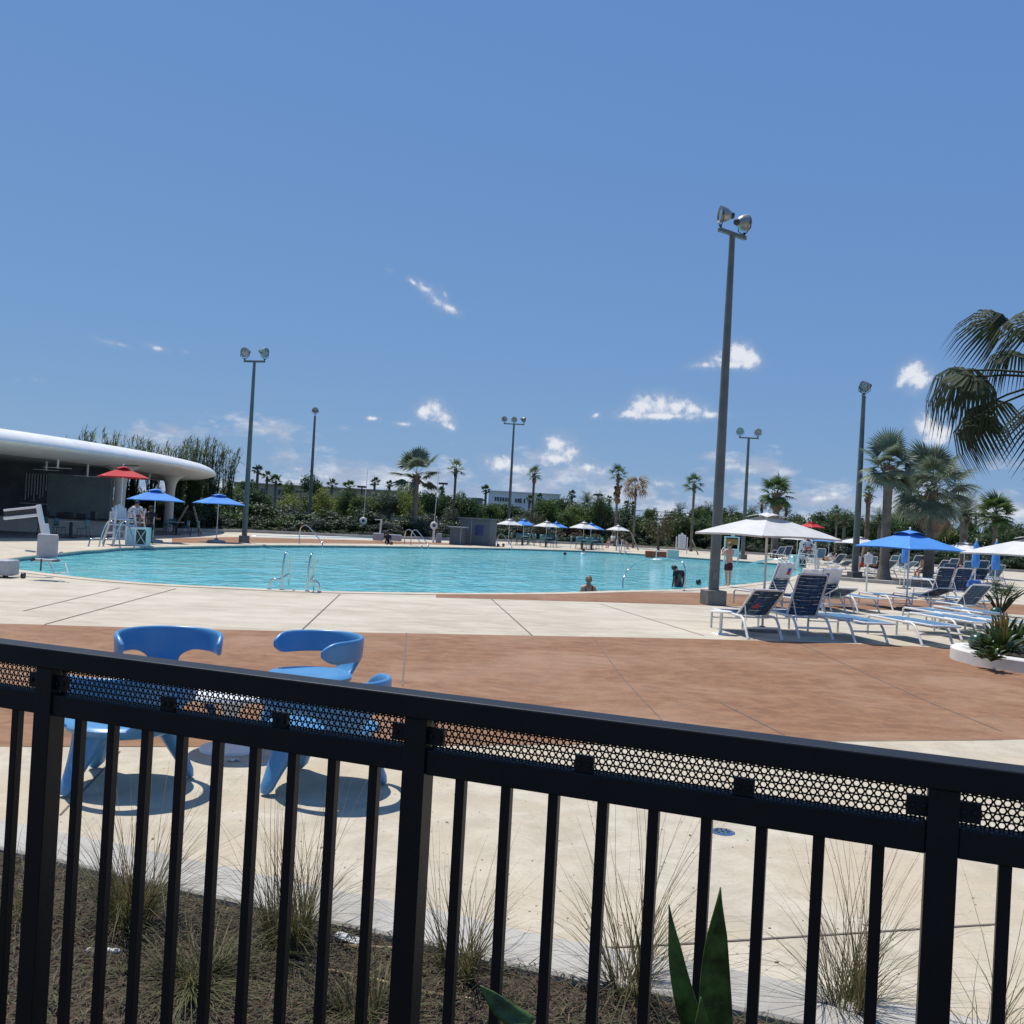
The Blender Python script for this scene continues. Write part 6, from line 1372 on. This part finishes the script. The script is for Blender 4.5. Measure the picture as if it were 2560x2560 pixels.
def person(loc, rz, label, pose=None, s=1.0, skin_m='skin_tan', hair='hair_dark', shirt=None, shorts=None, cap=None, bun=False, straps=None, group=None, fingers=True):
    J = {k: Vector(v) for k, v in BASE.items()}
    if pose: J.update({k: Vector(v) for k, v in pose.items()})
    root = thing('person', label, 'person', loc, rz, group); root.scale = (s,) * 3
    keys = list(BASE); V = [J[k] for k in keys]; E = [(keys.index(a), keys.index(b)) for a, b in EDG]; RD = [RAD[k] for k in keys]
    if fingers:
        for w, h, sg in (('wl', 'hl', 1), ('wr', 'hr', -1)):
            d = (J[h] - J[w]).normalized(); side = d.cross(Vector((1, 0, 0.01))).normalized(); pal = side.cross(d); hi = keys.index(h)
            for k, (o, L) in enumerate(((-.026, .070), (-.009, .080), (.009, .074), (.025, .058))):
                a = J[h] + d * .035 + side * o; b = a + d * L * .55 + pal * .006; c = b + d * L * .4 + pal * .022 * sg
                n0 = len(V); V += [a, b, c]; E += [(hi, n0), (n0, n0 + 1), (n0 + 1, n0 + 2)]; RD += [(.010, .010), (.009, .009), (.007, .007)]
            a = J[w].lerp(J[h], .5) - side * .035; b = a - side * .025 + d * .035; n0 = len(V); V += [a, b]; E += [(hi, n0), (n0, n0 + 1)]; RD += [(.012, .012), (.009, .009)]
    body = skin('body', V, E, RD, skin_m, root)
    hd, cr = J['head'], J['crown']; up = (cr - J['neck']).normalized(); f = Vector((0, -1, 0)); f = (f - up * f.dot(up)).normalized(); sd = up.cross(f)
    M = Matrix((sd, -f, up)).transposed(); hc = hd.lerp(cr, .35)
    # face: nose, ears, eyes, mouth on the continuous head
    fc = MB(); fc.sphere(hc + f * .098 - up * .012, .016, 6, 5, (.8, 1, 1.4)); fc.sphere(hc + sd * .086 - up * .01, .022, 6, 5, (.5, 1, 1.4)); fc.sphere(hc - sd * .086 - up * .01, .022, 6, 5, (.5, 1, 1.4)); fc.build('ears_and_nose', skin_m, body, smooth=60)
    ey = MB()
    for sg in (-1, 1): ey.sphere(hc + f * .086 + sd * sg * .034 + up * .012, .012, 6, 5)
    ey.sphere(hc + f * .086 - up * .055, .014, 6, 4, (1.6, .6, .4)); ey.build('eyes_and_mouth', 'hair_dark', body, smooth=60)
    if cap: MB().lathe([(.0001, .125), (.06, .115), (.098, .06), (.106, .02), (.104, .0)], 14, hc, M).build('cap', cap, root, smooth=60); MB().box(hc + f * .14 + up * .02, (.16, .13, .012)).build('cap_brim', cap, root)
    else: MB().lathe([(.0001, .128), (.05, .118), (.088, .075), (.102, .02), (.100, -.03), (.085, -.06)], 14, hc - f * .012, M, R(-35), R(215)).build('hair', hair, root, smooth=60); MB().lathe([(.0001, .126), (.05, .116), (.087, .073), (.098, .03)], 14, hc - f * .010, M).build('hair_top', hair, root, smooth=60)
    if bun: MB().sphere(hc - f * .11 + up * .02, .05, 10, 7).build('hair_bun', hair, root, smooth=60); MB().tube([hc - f * .09, hc - f * .12 - up * .12, hc - f * .10 - up * .22], [.045, .035, .012], 8).build('ponytail', hair, root, smooth=60)
    def sub(keys_, ed, extra, name, m, end=None):
        v = [J[k] for k in keys_]; r = [tuple(x + extra for x in RAD[k]) for k in keys_]; e = [(keys_.index(a), keys_.index(b)) for a, b in ed]
        for (a, b, t) in (end or []):
            v.append(J[a].lerp(J[b], t)); r.append(tuple((x + (y - x) * t) + extra * 1.3 for x, y in zip(RAD[a], RAD[b]))); e.append((keys_.index(a), len(v) - 1))
        skin(name, v, e, r, m, root)
    if shirt: sub(['waist', 'chest', 'pelvis', 'sl', 'sr'], [('waist', 'chest'), ('waist', 'pelvis'), ('chest', 'sl'), ('chest', 'sr')], .018, 'shirt', shirt, [('sl', 'el', .62), ('sr', 'er', .62), ('chest', 'neck', .5)])
    if shorts: sub(['pelvis', 'pl', 'pr'], [('pelvis', 'pl'), ('pelvis', 'pr')], .020, 'shorts', shorts, [('pl', 'kl', .78), ('pr', 'kr', .78), ('pelvis', 'waist', .45)])
    if straps:
        for sg in (-1, 1): MB().tube([J['chest'] + Vector((sg * .09, .13, -.12)), J['chest'] + Vector((sg * .10, .11, .05)), J['chest'] + Vector((sg * .11, .02, .135)), J['chest'] + Vector((sg * .10, -.12, .03))], .012, 6).build('strap', straps, root, smooth=60)
        MB().tube([J['chest'] + Vector((.15 * math.cos(a), .125 * math.sin(a), -.13)) for a in [R(20 * k) for k in range(19)]], .018, 6).build('swimsuit_band', straps, root, smooth=60)
    return root
SIT = dict(pelvis=(0, .0, .52), waist=(0, .03, .66), chest=(0, .04, .88), neck=(0, .02, 1.03), head=(0, -.0, 1.145), crown=(0, .0, 1.245), sl=(-.185, .03, .96), el=(-.24, .0, .70), wl=(-.18, -.24, .62), hl=(-.16, -.31, .60), sr=(.185, .03, .96), er=(.24, .0, .70), wr=(.18, -.24, .62), hr=(.16, -.31, .60),
           pl=(-.10, -.05, .50), kl=(-.12, -.45, .50), al=(-.12, -.47, .09), tl=(-.12, -.62, .04), pr=(.10, -.05, .50), kr=(.12, -.45, .50), ar=(.12, -.47, .09), tr=(.12, -.62, .04))
LIE = dict(pelvis=(0, 0, .50), waist=(0, .14, .55), chest=(0, .34, .68), neck=(0, .47, .77), head=(0, .56, .85), crown=(0, .63, .92), sl=(-.185, .40, .72), el=(-.30, .30, .52), wl=(-.24, .08, .52), hl=(-.22, .0, .52), sr=(.185, .40, .72), er=(.30, .30, .52), wr=(.24, .08, .52), hr=(.22, .0, .52),
           pl=(-.10, -.05, .48), kl=(-.13, -.42, .62), al=(-.12, -.75, .46), tl=(-.12, -.84, .52), pr=(.10, -.05, .48), kr=(.13, -.44, .50), ar=(.12, -.85, .46), tr=(.12, -.92, .54))
def h_scale(x, y_foot, y_head, d=None): p = G(x, y_foot); d = d or p.y; return (y_foot - y_head) / FPX * d / 1.71
# man standing at the pool edge, hands raised to his face
p = G(1819, 1467); s = h_scale(1819, 1467, 1358)
person((p.x, p.y, .014), R(205), 'shirtless man in burgundy shorts standing at the pool edge, hands raised to his face', dict(sl=(-.18, 0, 1.40), el=(-.27, -.14, 1.22), wl=(-.14, -.25, 1.44), hl=(-.09, -.24, 1.52), sr=(.18, 0, 1.40), er=(.30, -.06, 1.20), wr=(.22, -.22, 1.36), hr=(.14, -.24, 1.46), head=(-.02, -.03, 1.585), crown=(-.03, -.035, 1.685), kl=(-.09, -.02, .50), al=(-.07, .02, .09), tl=(-.08, -.15, .035), kr=(.09, -.02, .50), ar=(.08, .03, .09), tr=(.10, -.14, .035)), s=s, skin_m='skin_fair', hair='hair_blond', shorts='cloth_burgundy')
# attendant by the blue umbrella
p = G(372, 1360); s = h_scale(372, 1360, 1266)
person((p.x, p.y, 0.002), R(60), 'attendant in black standing beside the lifeguard equipment box', dict(er=(.27, -.12, 1.14), wr=(.20, -.34, 1.16), hr=(.18, -.42, 1.17)), s=s, skin_m='skin_deep', shirt='cloth_black', shorts='cloth_black', cap='cloth_black')
# guard seated on the second chair behind
g_ = copy_tree(gs1); g_.location = (toX(338, 47, 0), 47.0, 0); g_.rotation_euler = (0, 0, R(25)); g_['label'] = 'white lifeguard chair with the seated guard, behind the first one'
person((toX(338, 47, 0), 47.0, .58), R(25), 'lifeguard in white shirt and red shorts seated on the rear lifeguard chair', SIT, s=1.0, shirt='cloth_white', shorts='cloth_red', cap='cloth_navy', skin_m='skin_tan')
# swimmers: whole bodies standing in the water
def swimmer(x, y_water, up, label, rz=PI, d=None, pose=None, **kw):
    """up: metres of the body above the water"""
    p = G(x, y_water, WATER_Z) if d is None else Vector((toX(x, d, WATER_Z), d, WATER_Z)); person((p.x, p.y, WATER_Z - 1.69 * kw.get('s', 1.0) + up), rz, label, pose, **kw)
swimmer(1470, 1487, .50, 'woman with tied hair and dark swimsuit straps at the near pool edge', rz=PI + .15, skin_m='skin_tan', hair='hair_blond', bun=True, straps='cloth_black', s=.98)
swimmer(1695, 1467, .82, 'person in black rash shirt standing in the pool by the long handrail', rz=PI + .6, pose=dict(neck=(0, -.10, 1.44), head=(0, -.20, 1.50), crown=(0, -.29, 1.55), chest=(0, -.05, 1.31)), shirt='cloth_black', shorts='cloth_navy', skin_m='skin_deep')
swimmer(1746, 1462, .16, 'dark-haired swimmer with only the head above water near the tall pole', rz=1.2, skin_m='skin_tan')
swimmer(978, 1367, .28, 'swimmer in orange at the far pool edge below the small lift', rz=.8, shirt='cloth_orange', skin_m='skin_tan')
swimmer(1245, 1371.5, .30, 'bather at the far edge by the three-lamp pole, left one of the pair', rz=.3, skin_m='skin_tan'); swimmer(1258, 1371.5, .33, 'bather at the far edge by the three-lamp pole, right one of the pair', rz=-.4, skin_m='skin_tan')
swimmer(1412, 1387, .14, 'swimmer whose dark head shows alone in the far water', rz=1, skin_m='skin_deep'); swimmer(1458, 1388, .42, 'swimmer in white in the far water below the widest umbrella', rz=2, shirt='cloth_white', skin_m='skin_fair')
swimmer(1985, 1423, .45, 'bather leaning at the curved pool end by the handrails', rz=-1.6, skin_m='skin_tan', d=None)
p = G(968, 1361); person((p.x, p.y, -.35), R(20), 'person in black sitting on the far pool edge beside the small lift', SIT, s=.95, shirt='cloth_black', shorts='cloth_black', skin_m='skin_deep')
# people among the right-hand loungers
p = G(2310, 1452); person((p.x, p.y, -.06), R(-70), 'shirtless man sitting sideways on a lounger beside the palm trunk', dict(SIT, neck=(0, -.06, 1.0), head=(0, -.13, 1.09), crown=(0, -.17, 1.18), chest=(0, -.02, .87)), s=1.05, skin_m='skin_tan', shorts='cloth_navy', hair='hair_dark')
p = gs2.location; person((p.x, p.y, .68), R(-12), 'lifeguard in pale shirt and red shorts on the chair at the curved pool end', SIT, s=1.02, shirt='cloth_white', shorts='cloth_red', cap='cloth_navy', skin_m='skin_deep')
for x, y, lab, sh, skn in ((2150, 1437, 'sunbather in red reclining next to the palm-side light pole', 'cloth_red', 'skin_deep'), (2068, 1418, 'sunbather in white reclining under the far blue umbrella', 'cloth_white', 'skin_tan'), (2190, 1440, 'sunbather in dark clothes reclining left of the thickest trunk', 'cloth_black', 'skin_deep'), (2390, 1450, 'sunbather reclining right of the seated man', 'cloth_navy', 'skin_tan')):
    p = G(x, y); person((p.x, p.y, 0), R(random.uniform(150, 215)), lab, LIE, s=1.05, shirt=sh, shorts='cloth_black', skin_m=skn, fingers=False)
p = G(1558, 1374); person((p.x, p.y + 1, 0), R(60), 'person in black sitting under the last white far umbrella', SIT, s=1.1, shirt='cloth_black', shorts='cloth_navy', skin_m='skin_tan', fingers=False); p = G(1535, 1373); person((p.x, p.y + 1.5, 0), R(-60), 'person in white sitting under the last white far umbrella', SIT, s=1.1, shirt='cloth_white', shorts='cloth_navy', skin_m='skin_tan', fingers=False)
